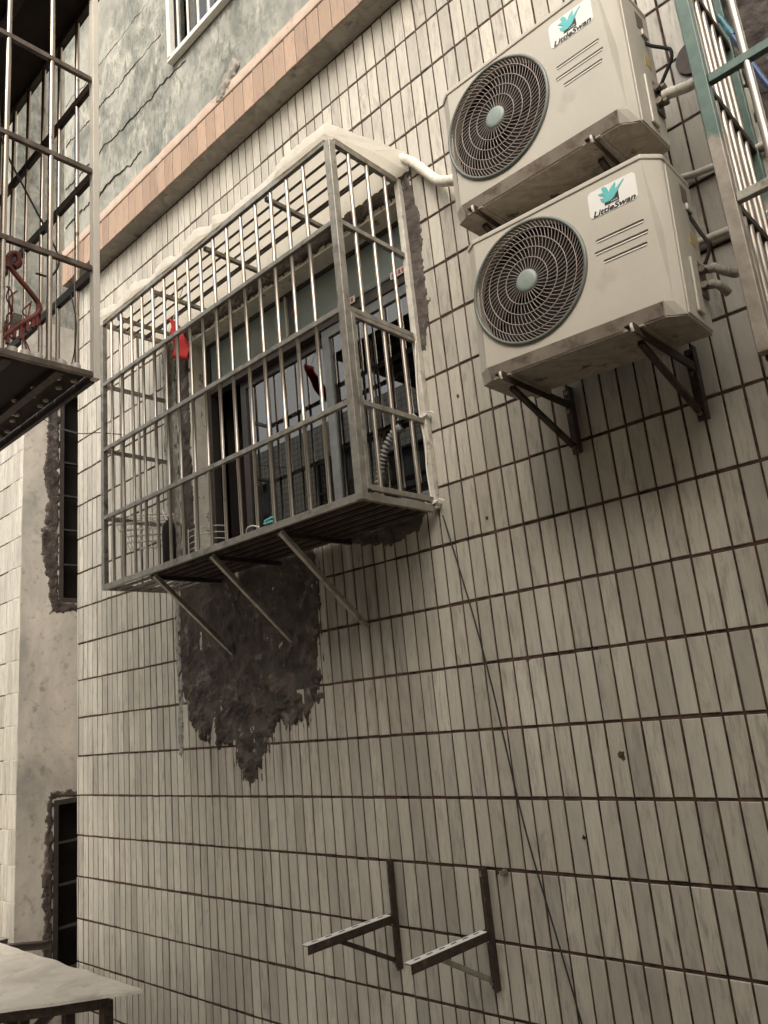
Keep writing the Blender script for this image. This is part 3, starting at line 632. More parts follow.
# ------------------------------------------------------------------ things in and on the cage
m = MB(); vs = []; fs = []
P = [(-3.285, 2.02), (-3.235, 1.98), (-3.19, 1.905), (-3.10, 1.86), (-3.065, 1.80), (-3.075, 1.69), (-3.20, 1.735), (-3.235, 1.85), (-3.30, 1.865)]
nn = len(P)
m = MB(); cl = []
N1, N2 = 14, 10
for i in range(N1 + 1):
    for j in range(N2 + 1):
        u, v = i / N1, j / N2
        L = Vector((-3.29, 0, 2.02)).lerp(Vector((-3.20, 0, 1.735)), v); Rr = Vector((-3.235, 0, 1.985)).lerp(Vector((-3.07, 0, 1.695)), v)
        if v > .35: Rr.x += .02 * math.sin((v - .35) * 3)
        p = L.lerp(Rr, u); cl.append((p.x, -.33 + .025 * math.sin(u * 6 + v * 5) + .012 * math.sin(v * 11), p.z))
fs = [(i * (N2 + 1) + j, (i + 1) * (N2 + 1) + j, (i + 1) * (N2 + 1) + j + 1, i * (N2 + 1) + j + 1) for i in range(N1) for j in range(N2)]
m.add(cl, fs, True); o = m.build('red_cloth', 'red_cloth'); s_ = o.modifiers.new('t', 'SOLIDIFY'); s_.thickness = .003
tag(o, 'small bright red cloth hanging from the cage roof near its left end', 'cloth')
hk = MB(); hk.tube(smooth_path([(-3.24, -.33, 1.99), (-3.20, -.33, 2.05), (-3.16, -.33, 2.10), (-3.13, -.32, 2.168)]), .002, 6); hk.build('string', 'white_wire', o)

def ring_pts(c, rx, ry, n=28, z=0): return [(c[0] + rx * math.cos(2 * math.pi * k / n), c[1] + ry * math.sin(2 * math.pi * k / n), c[2]) for k in range(n)]
bk = thing('wire_basket', 'flattened white wire basket lying at the left end of the cage floor', 'basket', (-3.72, -.25, .72))
for k in range(6):
    m = MB(); rx = .17 - .016 * k; m.tube(ring_pts((0, 0, .19 - .035 * k), rx * (1.35 - .05 * k), rx * .85, 30), .0040, 6, True); m.build('hoop', 'white_wire', bk)
for k in range(12):
    a = 2 * math.pi * k / 12; m = MB(); m.tube([(.23 * math.cos(a), .145 * math.sin(a), .19), (.10 * math.cos(a), .07 * math.sin(a), .0)], .0018, 6); m.build('spoke', 'white_wire', bk)
bk.rotation_euler = (R(8), R(10), 0); bk.location = (-3.76, -.22, .84)
rk = thing('drying_rack', 'small white wire rack beside the black bottle in the cage', 'rack', (-3.20, -.22, .65))
for k in range(6):
    m = MB(); z = .02 + k * .032; m.tube(smooth_path([(-.10, -.02, z + .01), (0, -.05, z), (.11, -.02, z - .005), (.12, .05, z)]), .0028, 6); m.build('wire', 'white_wire', rk)
for x in (-.09, .02, .115):
    m = MB(); m.tube([(x, -.03, 0), (x, -.03, .20)], .003, 6); m.build('upright', 'white_wire', rk)
bt = MB(); prof = [(.0, .0), (.034, .0), (.040, .012), (.041, .10), (.042, .19), (.036, .225), (.018, .245), (.014, .262), (0, .264)]
n = 20; vs = []; fs = []
for r_, z in prof:
    for k in range(n): vs.append((r_ * 1.0 * math.cos(k / n * 6.2832), r_ * .75 * math.sin(k / n * 6.2832), z))
for j in range(len(prof) - 1):
    for k in range(n): fs.append((j * n + k, j * n + (k + 1) % n, (j + 1) * n + (k + 1) % n, (j + 1) * n + k))
bt.add(vs, fs, True); o = bt.build('black_bottle', 'black_rubber', loc=(-3.39, -.30, .665)); tag(o, 'black bottle standing on the cage floor with a white cord at its neck', 'bottle')
m = MB(); m.tube(smooth_path([(-.05, 0, .32), (-.03, -.01, .30), (-.005, -.012, .262), (.01, -.01, .25)]), .004, 6); m.build('cord', 'white_wire', o)
# turquoise peg clipped on the bottom rail
pg = thing('clothes_peg', 'turquoise clothes peg clipped on the bottom rail of the cage', 'peg', (-2.40, -.446, .655))
m = MB(); m.box((-.028, -.006, -.004), (.024, .006, .006)); m.build('jaw', 'turquoise', pg, .002)
m = MB(); m.box((-.022, -.006, .009), (.028, .006, .018), Matrix.Rotation(R(-8), 4, 'Y')); m.build('jaw', 'turquoise', pg, .002)
m = MB(); m.tube([(-.002, -.008, .007), (-.002, .008, .007)], .005, 8); m.build('spring', 'bolt_steel', pg)
o = MB().tube(smooth_path([(-2.56, -.44, .65), (-2.54, -.45, .663), (-2.50, -.452, .665), (-2.47, -.44, .652)]), .003, 6).build('string_loop', 'white_wire'); tag(o, 'loop of pale string lying on the bottom rail left of the turquoise peg', 'string')
# ribbed drain hose behind the bars at right
m = MB(); P = smooth_path([(-2.30, .128, .70), (-2.30, .128, .80), (-2.275, .128, .92), (-2.235, .128, 1.01), (-2.17, .128, 1.08), (-2.12, .13, 1.10)], 20)
m.tube(P, [(.0135, .024, .024, .0135)[i % 4] for i in range(len(P))], 14); o = m.build('drain_hose', 'pipe_grey'); tag(o, 'white ribbed hose curving up behind the right window pane', 'hose')
# strings on the rear post
def blob_tie(x, z, lab):
    m = MB(); pts = [(x + .024 * math.cos(a), -.018 + .024 * math.sin(a), z + .006 * math.sin(a * 2.3)) for a in [k * .45 for k in range(30)]]
    m.tube(pts, .0035, 6); m.tube(smooth_path([(x + .02, -.035, z), (x + .045, -.04, z + .004), (x + .062, -.035, z - .006)]), .003, 6)
    m.tube(smooth_path([(x - .02, -.04, z), (x - .05, -.05, z + .035), (x - .055, -.05, z + .07)]), .003, 6)
    tag(m.build('string_tie', 'white_wire'), lab, 'string')
blob_tie(-1.862, .655, 'white string knotted round the bottom of the rear post'); blob_tie(-1.862, 1.03, 'white string tied round the rear post at the third rail')
m = MB(); m.tube(smooth_path([(-1.862, -.036, .66), (-1.868, -.038, .80), (-1.862, -.036, .9), (-1.872, -.038, 1.03), (-1.866, -.04, 1.2), (-1.85, -.036, 1.37)]), .0035, 6); tag(m.build('cord', 'white_wire'), 'twisted pale cord running up the rear post of the cage', 'cord')
m = MB(); m.tube(smooth_path([(-1.835, -.012, .60), (-1.75, -.012, .20), (-1.70, -.012, -.10), (-1.64, -.010, -.58), (-1.55, -.010, -1.02), (-1.50, -.010, -1.30), (-1.42, -.010, -1.9)]), .0030, 6)
tag(m.build('hanging_wire', 'wire_black'), 'thin black wire hanging down the tiles from the cage corner', 'wire')
m = MB(); m.tube(smooth_path([(-5.34, -.43, 2.37), (-4.82, -.43, 1.99), (-4.24, -.43, 1.655), (-3.86, -.43, 1.525), (-3.60, -.43, 1.43)]), .0028, 6)
tag(m.build('slack_wire', 'wire_black'), 'thin slack wire drooping to the left post of the cage', 'wire')

# ------------------------------------------------------------------ wall brackets
def wall_bracket(name, x, zarm, ytip, zu0, zu1, ystr, zstr, label, group, armmat, slots=True, xt=None, body='dark_iron', smat='dark_iron'):
    b = thing(name, label, 'bracket', (x, 0, zarm), group=group); xt = x if xt is None else xt; dx = xt - x
    m = MB(); m.box((-.019, -.005, zu0 - zarm), (.019, -.0005, zu1 - zarm)); m.box((.014, -.034, zu0 - zarm), (.019, -.0052, zu1 - zarm)); m.build('upright', body, b, .001)
    m = MB(); m.angle((dx + .016, ytip, .0), (.016, -.006, .0), .030, .004, flip=-1); ar = m.build('arm', 'dark_iron', b, .001)
    if slots:
        m = MB(); a1 = Vector((dx - .0, ytip - .001, .0012)); b1 = Vector((0, -.040, .0012)); m.bar(a1, b1, .030, .0022); ar = m.build('top_face', 'label_white', b)
        n = 6
        for k in range(n):
            y = ytip + .03 + k * (abs(ytip) - .06) / n
            f = (y - ytip) / (0 - ytip); cx = dx * (1 - f) - .0
            q = MB(); q.box((cx - .003, y, .0024), (cx + .003, y + .028, .0030)); q.build('slot', 'fan_dark', ar)
    m = MB(); m.bar((dx * .7 - .012, ystr, -.022), (-.002, -.012, zstr - zarm), .016, .018, (1, 0, 0)); m.build('strut', smat, b, .001) if True else None
    for z, y in ((zu1 - zarm - .02, -.006), (zstr - zarm, -.018), (-.03, -.010)):
        m = MB(); m.tube([(0.0, y + .002, z), (0.0, y - .014, z)], .009, 6); m.build('bolt', 'bolt_steel', b)
    return b
GB = 'empty wall brackets below the cage'
wall_bracket('wall_bracket', -2.315, -.912, -.452, -1.108, -.716, -.30, -1.08, 'left empty wall bracket at the bottom, arm furthest from the camera', GB, 'painted_iron', xt=-2.335)
wall_bracket('wall_bracket', -1.852, -.920, -.418, -1.115, -.716, -.272, -1.085, 'right empty wall bracket at the bottom, with a stray bolt beside its top', GB, 'painted_iron', xt=-1.875, smat='steel_frame')
for x, z in ((-1.752, -.728),):
    m = MB(); m.tube([(x, .001, z), (x, -.028, z)], .009, 6); m.tube([(x, -.006, z), (x, -.010, z)], .014, 10); tag(m.build('anchor_bolt', 'bolt_steel'), 'stray anchor bolt in the tiles right of the bottom bracket', 'bolt')
GA = 'brackets carrying the air conditioners'
for (x, za, xt, lab, bz) in ((-1.212, .8600, -1.203, 'left bracket under the lower air conditioner', 0), (-.768, .8365, -.767, 'right bracket under the lower air conditioner', 0),
                            (-1.222, 1.4700, -1.217, 'left bracket under the upper air conditioner', 0), (-.782, 1.4580, -.778, 'right bracket under the upper air conditioner', 0)):
    b = wall_bracket('support_bracket', x, za, -.462, za - .185, za + .06, -.37, za - .165, lab, GA, 'dark_iron', False, xt)
    m = MB(); m.tube(smooth_path([(xt - x + .01, -.464, -.026), (xt - x + .01, -.468, -.014), (xt - x + .008, -.462, -.003), (xt - x, -.43, -.001), (xt - x, -.40, -.001)]), .0045, 10); m.build('end_lip', 'painted_iron', b)

# ------------------------------------------------------------------ air conditioner
GAC = 'stacked outdoor air conditioner units on the tiled wall'
Wf, H, D, ld, lv, rd, rv2 = .5857, .4784, .2474, .04, .0283, .0407, .0504
U1 = Wf + rd
def make_ac():
    a = thing('air_conditioner', 'x', 'air conditioner', group=GAC)
    m = MB(); ZM, ZC = .2545, .037
    rings = {}
    def prof(z, D_, E_, v0): return [(-ld, D - .006, z), (-ld, lv + v0, z), (0 if v0 == 0 else .004, v0, z), (D_, v0, z), (E_[0], E_[1] + v0 * .5, z), (U1, rv2, z), (U1, D - .006, z)]
    T = prof(H, .583, (.622, .042), 0); Mm = prof(ZM, .5945, (.607, .028), 0); Cc = prof(ZC, .586, (.606, .024), 0); B = prof(0, .580, (.606, .030), .014)
    vs = T + Mm + Cc + B; fs = []
    for r0, r1 in ((0, 7), (7, 14), (14, 21)):
        for k in range(6):
            if k == 2 and r0 < 14: continue        # the front is built with openings
            fs.append((r0 + k, r1 + k, r1 + k + 1, r0 + k + 1))
    fs.append(tuple(range(21, 28))); m.add(vs, fs)
    # front plate with fan opening and three pressed slots
    outer = [Vector((0, ZC, 0)), Vector((.586, ZC, 0)), Vector((.5945, ZM, 0)), Vector((.583, H, 0)), Vector((0, H, 0))]
    FC = (.1845, .2655); FR = .2005; nC = 72
    circ = [Vector((FC[0] + FR * math.cos(-2 * math.pi * k / nC), FC[1] + FR * math.sin(-2 * math.pi * k / nC), 0)) for k in range(nC)]
    loops = [outer, circ]; slots = []
    for (u0, u1, zc) in ((.420, .568, .294), (.4114, .576, .2575), (.4347, .568, .2225)):
        r = .0042; L = []
        for k in range(7): an = math.pi / 2 + math.pi * k / 6; L.append(Vector((u0 + r + r * math.cos(an), zc + r * math.sin(an), 0)))
        for k in range(7): an = -math.pi / 2 + math.pi * k / 6; L.append(Vector((u1 - r + r * math.cos(an), zc + r * math.sin(an), 0)))
        L.reverse(); loops.append(L); slots.append(L)
    tr = tessellate_polygon(loops); allv = [v for l in loops for v in l]
    m.add([(v.x, 0, v.y) for v in allv], [tuple(t_) for t_ in tr])
    for L in [circ] + slots:
        dep = .05 if L is circ else .006; n = len(L)
        m.add([(v.x, 0, v.y) for v in L] + [(v.x, dep, v.y) for v in L], [(k, (k + 1) % n, (k + 1) % n + n, k + n) for k in range(n)], L is circ)
    m.build('casing', 'ac_paint', a)
    m = MB()
    for L in slots: m.prism([(v.x, v.y) for v in L], .0045, .0055)
    m.build('slot_groove', 'groove_shade', a)
    m = MB()
    for L in slots:
        us = [v.x for v in L]; zz0 = min(v.y for v in L); m.box((min(us) + .003, -.0022, zz0 - .0030), (max(us) - .003, -.0002, zz0 + .0004))
    m.build('slot_highlight', 'label_white', a)  # white strips paint the highlight along the slots' lower edges
    # lower chin strip: drip dirt, plus down-facing shade put into its colour
    m = MB(); m.add([(0.004, -.0008, ZC - .001), (.584, -.0008, ZC - .001), (.578, .0125, .001), (.006, .0125, .001)], [(0, 1, 2, 3)]); m.build('chin_strip', 'ac_chin_shade', a)
    # lid
    m = MB(); L = [(-ld - .004, D), (-ld - .004, lv - .003), (-.002, -.004), (.584, -.004), (.624, .038), (U1 + .004, rv2 - .002), (U1 + .004, D)]
    m.prism(L, H + .0002, H + .016, 'z'); m.build('lid', 'ac_paint', a, .003)
    # rear half of the casing, a separate sheet proud of the front half
    m = MB(); m.box((U1 - .02, rv2 + .012, .006), (U1 + .0035, D, H - .004)); m.build('side_panel', 'ac_paint', a, .0015)
    # service cover, handle hollow as a flat dark plate, screws, stickers
    m = MB(); m.box((U1 + .0038, .125, .03), (U1 + .012, .172, .20)); m.build('service_cover', 'ac_paint', a, .004)
    m = MB(); m.box((U1 + .0036, .155, .395), (U1 + .0048, .205, .45)); m.build('handle_shade', 'groove_shade', a)
    m = MB(); m.box((U1 + .0038, .175, .372), (U1 + .012, .215, .394)); m.build('cable_box', 'painted_iron', a, .003)
    m = MB(); m.box((U1 + .0036, .17, .262), (U1 + .0046, .212, .298)); m.build('warning_sticker', 'sticker_yellow', a)
    m = MB(); m.box((U1 - .004, D - .001, .01), (U1 + .001, D + .004, H - .01)); m.box((-ld + .01, D - .02, .01), (U1 - .03, D - .004, H - .01)); m.build('back_panel', 'fan_dark', a)
    # base pan
    m = MB(); m.prism([(-ld + .002, D), (-ld + .002, lv + .004), (.004, .016), (.58, .016), (.60, .034), (U1 - .002, rv2 + .004), (U1 - .002, D)], -.004, -.0004, 'z'); m.build('base_pan', 'base_metal', a)
    for u in (.05, .49):
        m = MB(); m.box((u - .03, .004, -.0105), (u + .03, D + .02, -.0042)); m.build('foot', 'base_metal', a, .002)
    # fan: cavity, blades, guard
    m = MB(); m.disc((FC[0], FC[1], .052), FR + .012, .004, n=48); m.build('fan_cavity', 'fan_dark', a)
    m = MB()
    for k in range(3):
        a0 = k * 2.094; vs = []; fs = []
        for i in range(9):
            for j in range(6):
                ang = a0 + i / 8 * 1.45 + j * .05; rr = .045 + j / 5 * .14
                vs.append((FC[0] + rr * math.cos(ang), .047 - .022 * i / 8, FC[1] + rr * math.sin(ang)))
        for i in range(8):
            for j in range(5): fs.append((i * 6 + j, (i + 1) * 6 + j, (i + 1) * 6 + j + 1, i * 6 + j + 1))
        m.add(vs, fs, True)
    m.disc((FC[0], FC[1], .02), .045, .03); m.build('fan_blades', 'fan_dark', a)
    # rim: lathe
    m = MB(); pr = [(.1935, -.001), (.1935, -.006), (.196, -.009), (.200, -.0088), (.2035, -.006), (.2045, .0), (.2045, .002)]; n = 96; vs = []; fs = []
    for (r_, y) in pr:
        for k in range(n): an = 2 * math.pi * k / n; vs.append((FC[0] + r_ * math.cos(an), y, FC[1] + r_ * math.sin(an)))
    for j in range(len(pr) - 1):
        for k in range(n): fs.append((j * n + k, j * n + (k + 1) % n, (j + 1) * n + (k + 1) % n, (j + 1) * n + k))
    m.add(vs, fs, True); rim = m.build('guard_rim', 'rim_plastic', a)
    m = MB()
    def dome(r_): return -.004 - .005 * max(0, 1 - (r_ / .195) ** 2)
    RR = (.035, .075, .108, .140, .171, .195); NS = (34, 46, 58, 70, 80); tw = 0
    for q in range(5):
        for k in range(NS[q]):
            a0 = 2 * math.pi * k / NS[q]; pts = []
            for j in range(3):
                r_ = RR[q] + (RR[q + 1] - RR[q]) * j / 2; an = a0 + tw + (.10 + .012 * q) * j / 2
                pts.append((FC[0] + r_ * math.cos(an), dome(r_), FC[1] + r_ * math.sin(an)))
            m.tube(pts, .00108, 5)
        tw += .08
    m.build('guard_spokes', 'guard_wire', a)
    m = MB()
    for rr in (.075, .108, .140, .171):
        m.tube([(FC[0] + rr * math.cos(2 * math.pi * k / 80), dome(rr) - .0012, FC[1] + rr * math.sin(2 * math.pi * k / 80)) for k in range(80)], .0014, 6, True)
    m.build('guard_rings', 'guard_wire', a)
    m = MB(); n = 40; pr = [(.0001, -.0145), (.025, -.014), (.034, -.0125), (.037, -.009), (.037, -.004)]; vs = []; fs = []
    for (r_, y) in pr:
        for k in range(n): an = 2 * math.pi * k / n; vs.append((FC[0] + r_ * math.cos(an), y, FC[1] + r_ * math.sin(an)))
    for j in range(len(pr) - 1):
        for k in range(n): fs.append((j * n + k, j * n + (k + 1) % n, (j + 1) * n + (k + 1) % n, (j + 1) * n + k))
    m.add(vs, fs, True); m.build('hub_cap', 'hub_plastic', a)
    # printed label with emblem and lettering
    u0, u1, z0, z1, r = .414, .563, .3655, .4525, .014; L = []
    for cx, cz, s0 in ((u1 - r, z1 - r, 0), (u0 + r, z1 - r, 90), (u0 + r, z0 + r, 180), (u1 - r, z0 + r, 270)):
        for k in range(7): an = R(s0 + 15 * k); L.append((cx + r * math.cos(an), cz + r * math.sin(an)))
    m = MB(); m.prism(L, -.0012, -.0004); lab = m.build('label_plate', 'label_white', a)
    bird = [(.4473, .4337), (.4631, .4333), (.4588, .4472), (.4683, .45), (.4764, .4421), (.4806, .4258), (.487, .4367), (.4975, .444), (.503, .4484), (.5033, .4388), (.4979, .4253), (.513, .4346), (.5285, .4453), (.529, .4425), (.5188, .4332), (.5056, .4167), (.4972, .4077), (.4901, .4007), (.4774, .3974), (.4652, .3985), (.4553, .4071), (.4518, .4183), (.4605, .4148), (.4658, .4176)]
    m = MB(); m.prism(bird, -.0026, -.0020); m.build('emblem_bird', 'emblem_teal', lab)
    m = MB(); m.prism([(.508, .4185), (.508, .3888), (.4631, .3888), (.4644, .4005), (.480, .3975), (.495, .4035)], -.0019, -.0013); m.build('emblem_block', 'print_black', lab)
    def text(body, u, z, width, height, mat, name, shear=.25, y=-.0016, bold=0.0):
        c = bpy.data.curves.new(name, 'FONT'); c.body = body; c.size = 1; c.shear = shear; c.resolution_u = 3; c.offset = bold
        t_ = bpy.data.objects.new(name, c); col.objects.link(t_); bpy.context.view_layer.update()
        dg = bpy.context.evaluated_depsgraph_get(); me = bpy.data.meshes.new_from_object(t_.evaluated_get(dg)); bpy.data.objects.remove(t_)
        if not me.vertices: return
        xs = [v.co.x for v in me.vertices]; ys_ = [v.co.y for v in me.vertices]; sx = width / (max(xs) - min(xs)); sy = height / (max(ys_) - min(ys_))
        for v in me.vertices: v.co = Vector((u + (v.co.x - min(xs)) * sx, y, z + (v.co.y - min(ys_)) * sy))
        if name == 'lettering':      # heavier strokes: the same glyphs again, a hair to each side
            import bmesh
            bm = bmesh.new(); bm.from_mesh(me)
            for q, (du, dz) in enumerate(((.0011, 0), (-.0011, 0), (0, .0008), (0, -.0008))):
                m2 = me.copy(); 
                for v in m2.vertices: v.co += Vector((du, -.00012 * (q + 1), dz))
                bm.from_mesh(m2)
            bm.to_mesh(me); bm.free()
        me.materials.clear(); me.materials.append(MATS[mat]); o_ = bpy.data.objects.new(name, me); col.objects.link(o_); o_.parent = lab
    text('LittleSwan', .4255, .3678, .130, .0175, 'print_black', 'lettering', .28)
    text('小天鹅', .482, .3915, .0225, .0055, 'label_white', 'small_lettering', 0, y=-.0024)
    # service valves and power cable
    m = MB()
    for z in (.180, .130):
        m.tube([(U1 + .004, .205, z), (U1 + .034, .205, z)], .011, 12); m.tube([(U1 + .020, .205, z), (U1 + .020, .178, z - .006), (U1 + .020, .172, z - .006)], [.0075, .0075, .010], 10); m.tube([(U1 + .026, .205, z), (U1 + .037, .205, z)], .0135, 6)
    m.box((U1 + .0045, .180, .10), (U1 + .010, .240, .205)); m.build('service_valve', 'valve_metal', a)
    return a
ac = make_ac()
ac['label'] = 'lower air conditioner of the stacked pair, with rust-stained underside fully in view'
ac.location = (-1.2572, -.4434, .8635); ac.rotation_euler = (.0052, .0434, .0173)
ac2 = copy_tree(ac); ac2['label'] = 'upper air conditioner of the stacked pair, cut by the top of the photo'
ac2.location = (-1.2664, -.4445, 1.4721); ac2.rotation_euler = (.0141, .0276, -.0220)
def part_tube(par, name, mat, pts, r, n=10):
    m = MB(); P_ = smooth_path(pts); m.tube(P_, r if not callable(r) else [r(i / (len(P_) - 1)) for i in range(len(P_))], n); return m.build(name, mat, par)
part_tube(ac, 'power_cable', 'black_rubber', [(U1 - .002, .20, .385), (U1 + .008, .20, .352), (U1 + .026, .20, .299), (U1 + .042, .20, .256), (U1 + .038, .20, .222), (U1 + .024, .20, .196)], .0055)
part_tube(ac2, 'power_cable', 'black_rubber', [(U1 - .004, .20, .366), (U1 + .022, .20, .334), (U1 + .060, .20, .298), (U1 + .073, .20, .280), (U1 + .070, .20, .250), (U1 + .043, .20, .212), (U1 + .012, .20, .168)], .0055)
simple('pipe_tape', (.22, .195, .165), (.36, .33, .28), 25, .7, bstr=.5, bdist=.003)
# wrapped refrigerant pipes
def pipe(name, pts, r, label, mat='pipe_wrap', n=14, cat='pipe', bumpy=.08):
    m = MB(); P_ = smooth_path(pts, 10); rr = random.Random(len(label)); m.tube(P_, [r * (1 + bumpy * math.sin(i * 1.7) * rr.random() + bumpy * .5 * rr.uniform(-1, 1)) for i in range(len(P_))], n)
    return tag(m.build(name, mat), label, cat)
pipe('insulated_pipe', [(-1.90, -.028, 2.30), (-1.82, -.032, 2.262), (-1.755, -.034, 2.205), (-1.69, -.035, 2.115), (-1.62, -.05, 2.02), (-1.54, -.09, 1.95), (-1.44, -.11, 1.90), (-1.30, -.13, 1.88)], .022, 'white wrapped pipe from the canopy corner to the back of the upper unit')
Ml = ac.matrix_basis if False else Matrix.Translation(ac.location) @ Euler(ac.rotation_euler).to_matrix().to_4x4()
Mu = Matrix.Translation(ac2.location) @ Euler(ac2.rotation_euler).to_matrix().to_4x4()
L_ = lambda M_, P: [tuple(M_ @ Vector(p)) for p in P]
pipe('insulated_pipe', L_(Ml, [(.66, .205, .178), (.675, .203, .176), (.691, .205, .162), (.708, .222, .152), (.722, .24, .150)]), .013, 'grey taped pipe bend leaving the upper valve of the lower unit', 'pipe_tape')
pipe('insulated_pipe', L_(Ml, [(.655, .205, .130), (.668, .203, .127), (.680, .207, .116), (.690, .235, .10)]), .0125, 'grey taped pipe bend leaving the bottom valve of the lower unit', 'pipe_tape')
pipe('insulated_pipe', L_(Mu, [(.652, .205, .150), (.668, .205, .149), (.695, .21, .146), (.725, .225, .150), (.742, .25, .17), (.748, .33, .2)]), .0165, 'taped pale pipe stub pointing right from the upper unit', 'pipe_wrap')
pipe('plain_pipe', [(-.86, -.02, 1.46), (-.70, -.022, 1.475), (-.62, -.022, 1.46), (-.45, -.022, 1.44), (-.1, -.022, 1.43)], .0115, 'thin cream pipe along the wall behind the top of the lower unit', bumpy=.02)
pipe('plain_pipe', [(-.86, -.02, 1.225), (-.66, -.022, 1.225), (-.5, -.022, 1.215), (-.1, -.022, 1.20)], .0125, 'thin cream pipe along the wall at the middle of the lower unit', bumpy=.02)

# ------------------------------------------------------------------ right-hand cage
rc = thing('security_cage', 'steel window cage at right edge with half teal corner post', 'window cage', (.1, 0, .62))
def lr(o): o.location = (-.1, 0, -.62); return o
X0, X1, Z0, Z1 = -.452, 1.15, .632, 2.60
def rbar(name, a, b, w=.028, h=.028, mat='steel_frame', up=(0, 0, 1)):
    m = MB(); m.bar(a, b, w, h, up); return lr(m.build(name, mat, rc, .002))
rbar('post', (X0, CY, Z0), (X0, CY, Z1), .034, .034, 'post_half_teal', (0, 1, 0)); rbar('post', (X0, -.016, Z0), (X0, -.016, Z1), .03, .03, 'post_half_teal', (0, 1, 0)); rbar('post', (X1, CY, Z0), (X1, CY, Z1), .034, .034, 'post_half_teal', (0, 1, 0)); rbar('post', (X1, -.016, Z0), (X1, -.016, Z1), up=(0, 1, 0))
for z in (Z0, 1.06, 1.43, 1.82, 2.2, Z1):
    mt = 'post_half_teal' if z > 1.4 else 'steel_frame'
    rbar('rail', (X0 + .0175, CY, z), (X1 - .0175, CY, z), .022, .026, mt); rbar('rail', (X0, CY + .018, z), (X0, -.032, z), .022, .026, 'dark_iron'); rbar('rail', (X1, CY + .018, z), (X1, -.032, z), .022, .026, 'dark_iron')
for y in (-.355, -.30, -.245, -.175, -.11):
    m = MB(); m.tube([(X0, y, Z0), (X0, y, Z1)], .0095, 12); lr(m.build('bar', 'steel_bar', rc))
x = -.338
while x < 1.1:
    m = MB(); m.tube([(x, CY, Z0), (x, CY, Z1)], .0105, 12); lr(m.build('bar', 'steel_bar', rc))
    m = MB(); m.tube([(x, CY + .03, Z0), (x, -.03, Z0)], .007, 8); lr(m.build('floor_rod', 'dark_iron', rc)); x += .112
bl = thing('blue_cable', 'blue cable with teal connector hanging inside the right-hand cage', 'cable', (-.40, -.2, 1.75))
m = MB(); m.tube(smooth_path([(-.012, 0, .02), (0, 0, -.03), (.015, .0, -.09), (.035, 0, -.17), (.06, 0, -.26), (.10, .0, -.36), (.2, 0, -.5)]), .008, 10); m.build('cable', 'blue_cable', bl)
m = MB(); m.tube([(-.020, 0, .055), (-.016, 0, .035), (-.014, 0, .03), (-.004, 0, -.01), (-.002, 0, -.015), (.004, 0, -.04)], [.006, .010, .008, .009, .011, .009], 12); m.build('connector', 'teal_connector', bl)

# ------------------------------------------------------------------ left foreground cage
lcg = thing('balcony_cage', 'dark steel balcony cage close at the left edge with red peg hanger inside', 'balcony cage', (-2.2, -2.0, 1.0))
def ll(o): o.location = (2.2, 2.0, -1.0); return o
QX0, QX1, QY0, QY1, QZ0, QZ1 = -3.9, -2.2, -2.94, -1.29, 1.012, 2.56
def lbar(name, a, b, w=.026, h=.026, mat='brown_steel', up=(0, 0, 1)):
    m = MB(); m.bar(a, b, w, h, up); return ll(m.build(name, mat, lcg, .002))
lbar('post', (QX1, QY1, QZ0 - .015), (QX1, QY1, QZ1), .030, .022, 'cream_paint', (0, 1, 0)); lbar('post', (QX0, QY1, QZ0), (QX0, QY1, QZ1), up=(0, 1, 0)); lbar('post', (QX1, QY0 + .02, QZ0), (QX1, QY0 + .02, QZ1), up=(0, 1, 0))
for z in (QZ0, 1.40, 1.783, 2.169, QZ1):
    lbar('rail', (QX1 + .002, QY1 - .013, z), (QX1 + .002, QY0, z), .016, .020)
    lbar('rail', (QX1 - .017, QY1, z), (QX0 + .015, QY1, z), .016, .034, 'dark_iron')
for y in (-1.443, -1.588, -1.733, -1.88, -2.03):
    m = MB(); m.tube([(QX1, y, QZ0), (QX1, y, QZ1)], .0092, 12); ll(m.build('bar', 'brown_bar', lcg))
x = -2.333
while x > QX0 + .05:
    m = MB(); m.tube([(x, QY1, QZ0), (x, QY1, QZ1)], .0085, 12); ll(m.build('bar', 'brown_bar', lcg)); x -= .1475
m = MB(); m.box((QX0, QY0, QZ0 + .012), (QX1 - .012, QY1 - .012, QZ0 + .016)); ll(m.build('floor_sheet', 'floor_sheet', lcg))
for k in range(8):
    y = QY1 - .11 - k * .16; lbar('floor_joist', (QX0, y, QZ0 - .002), (QX1 - .014, y, QZ0 - .002), .03, .022, 'dark_iron')
m = MB(); m.box((QX0 - .05, QY0, QZ1 + .014), (QX1 + .02, QY1 + .03, QZ1 + .022)); ll(m.build('roof_sheet', 'floor_sheet', lcg))
for k in range(5): lbar('roof_joist', (QX0, QY1 - .2 - k * .3, QZ1 - .002), (QX1 - .02, QY1 - .2 - k * .3, QZ1 - .002), .03, .03, 'dark_iron')
rr = random.Random(4)
for k in range(20):
    row = k % 2; x = -2.255 - (k // 2) * .085 - rr.uniform(0, .05); y = QY1 - .035 - row * .045 - rr.uniform(0, .05)
    m = MB(); m.tube([(x, y, QZ0 - .001), (x, y, QZ0 - .006), (x, y, QZ0 - .008)], [.012, .011, .006], 12); ll(m.build('rivet', 'bolt_steel', lcg)); 
GC = 'small cream caps along the sill of the left cage'
capb = None
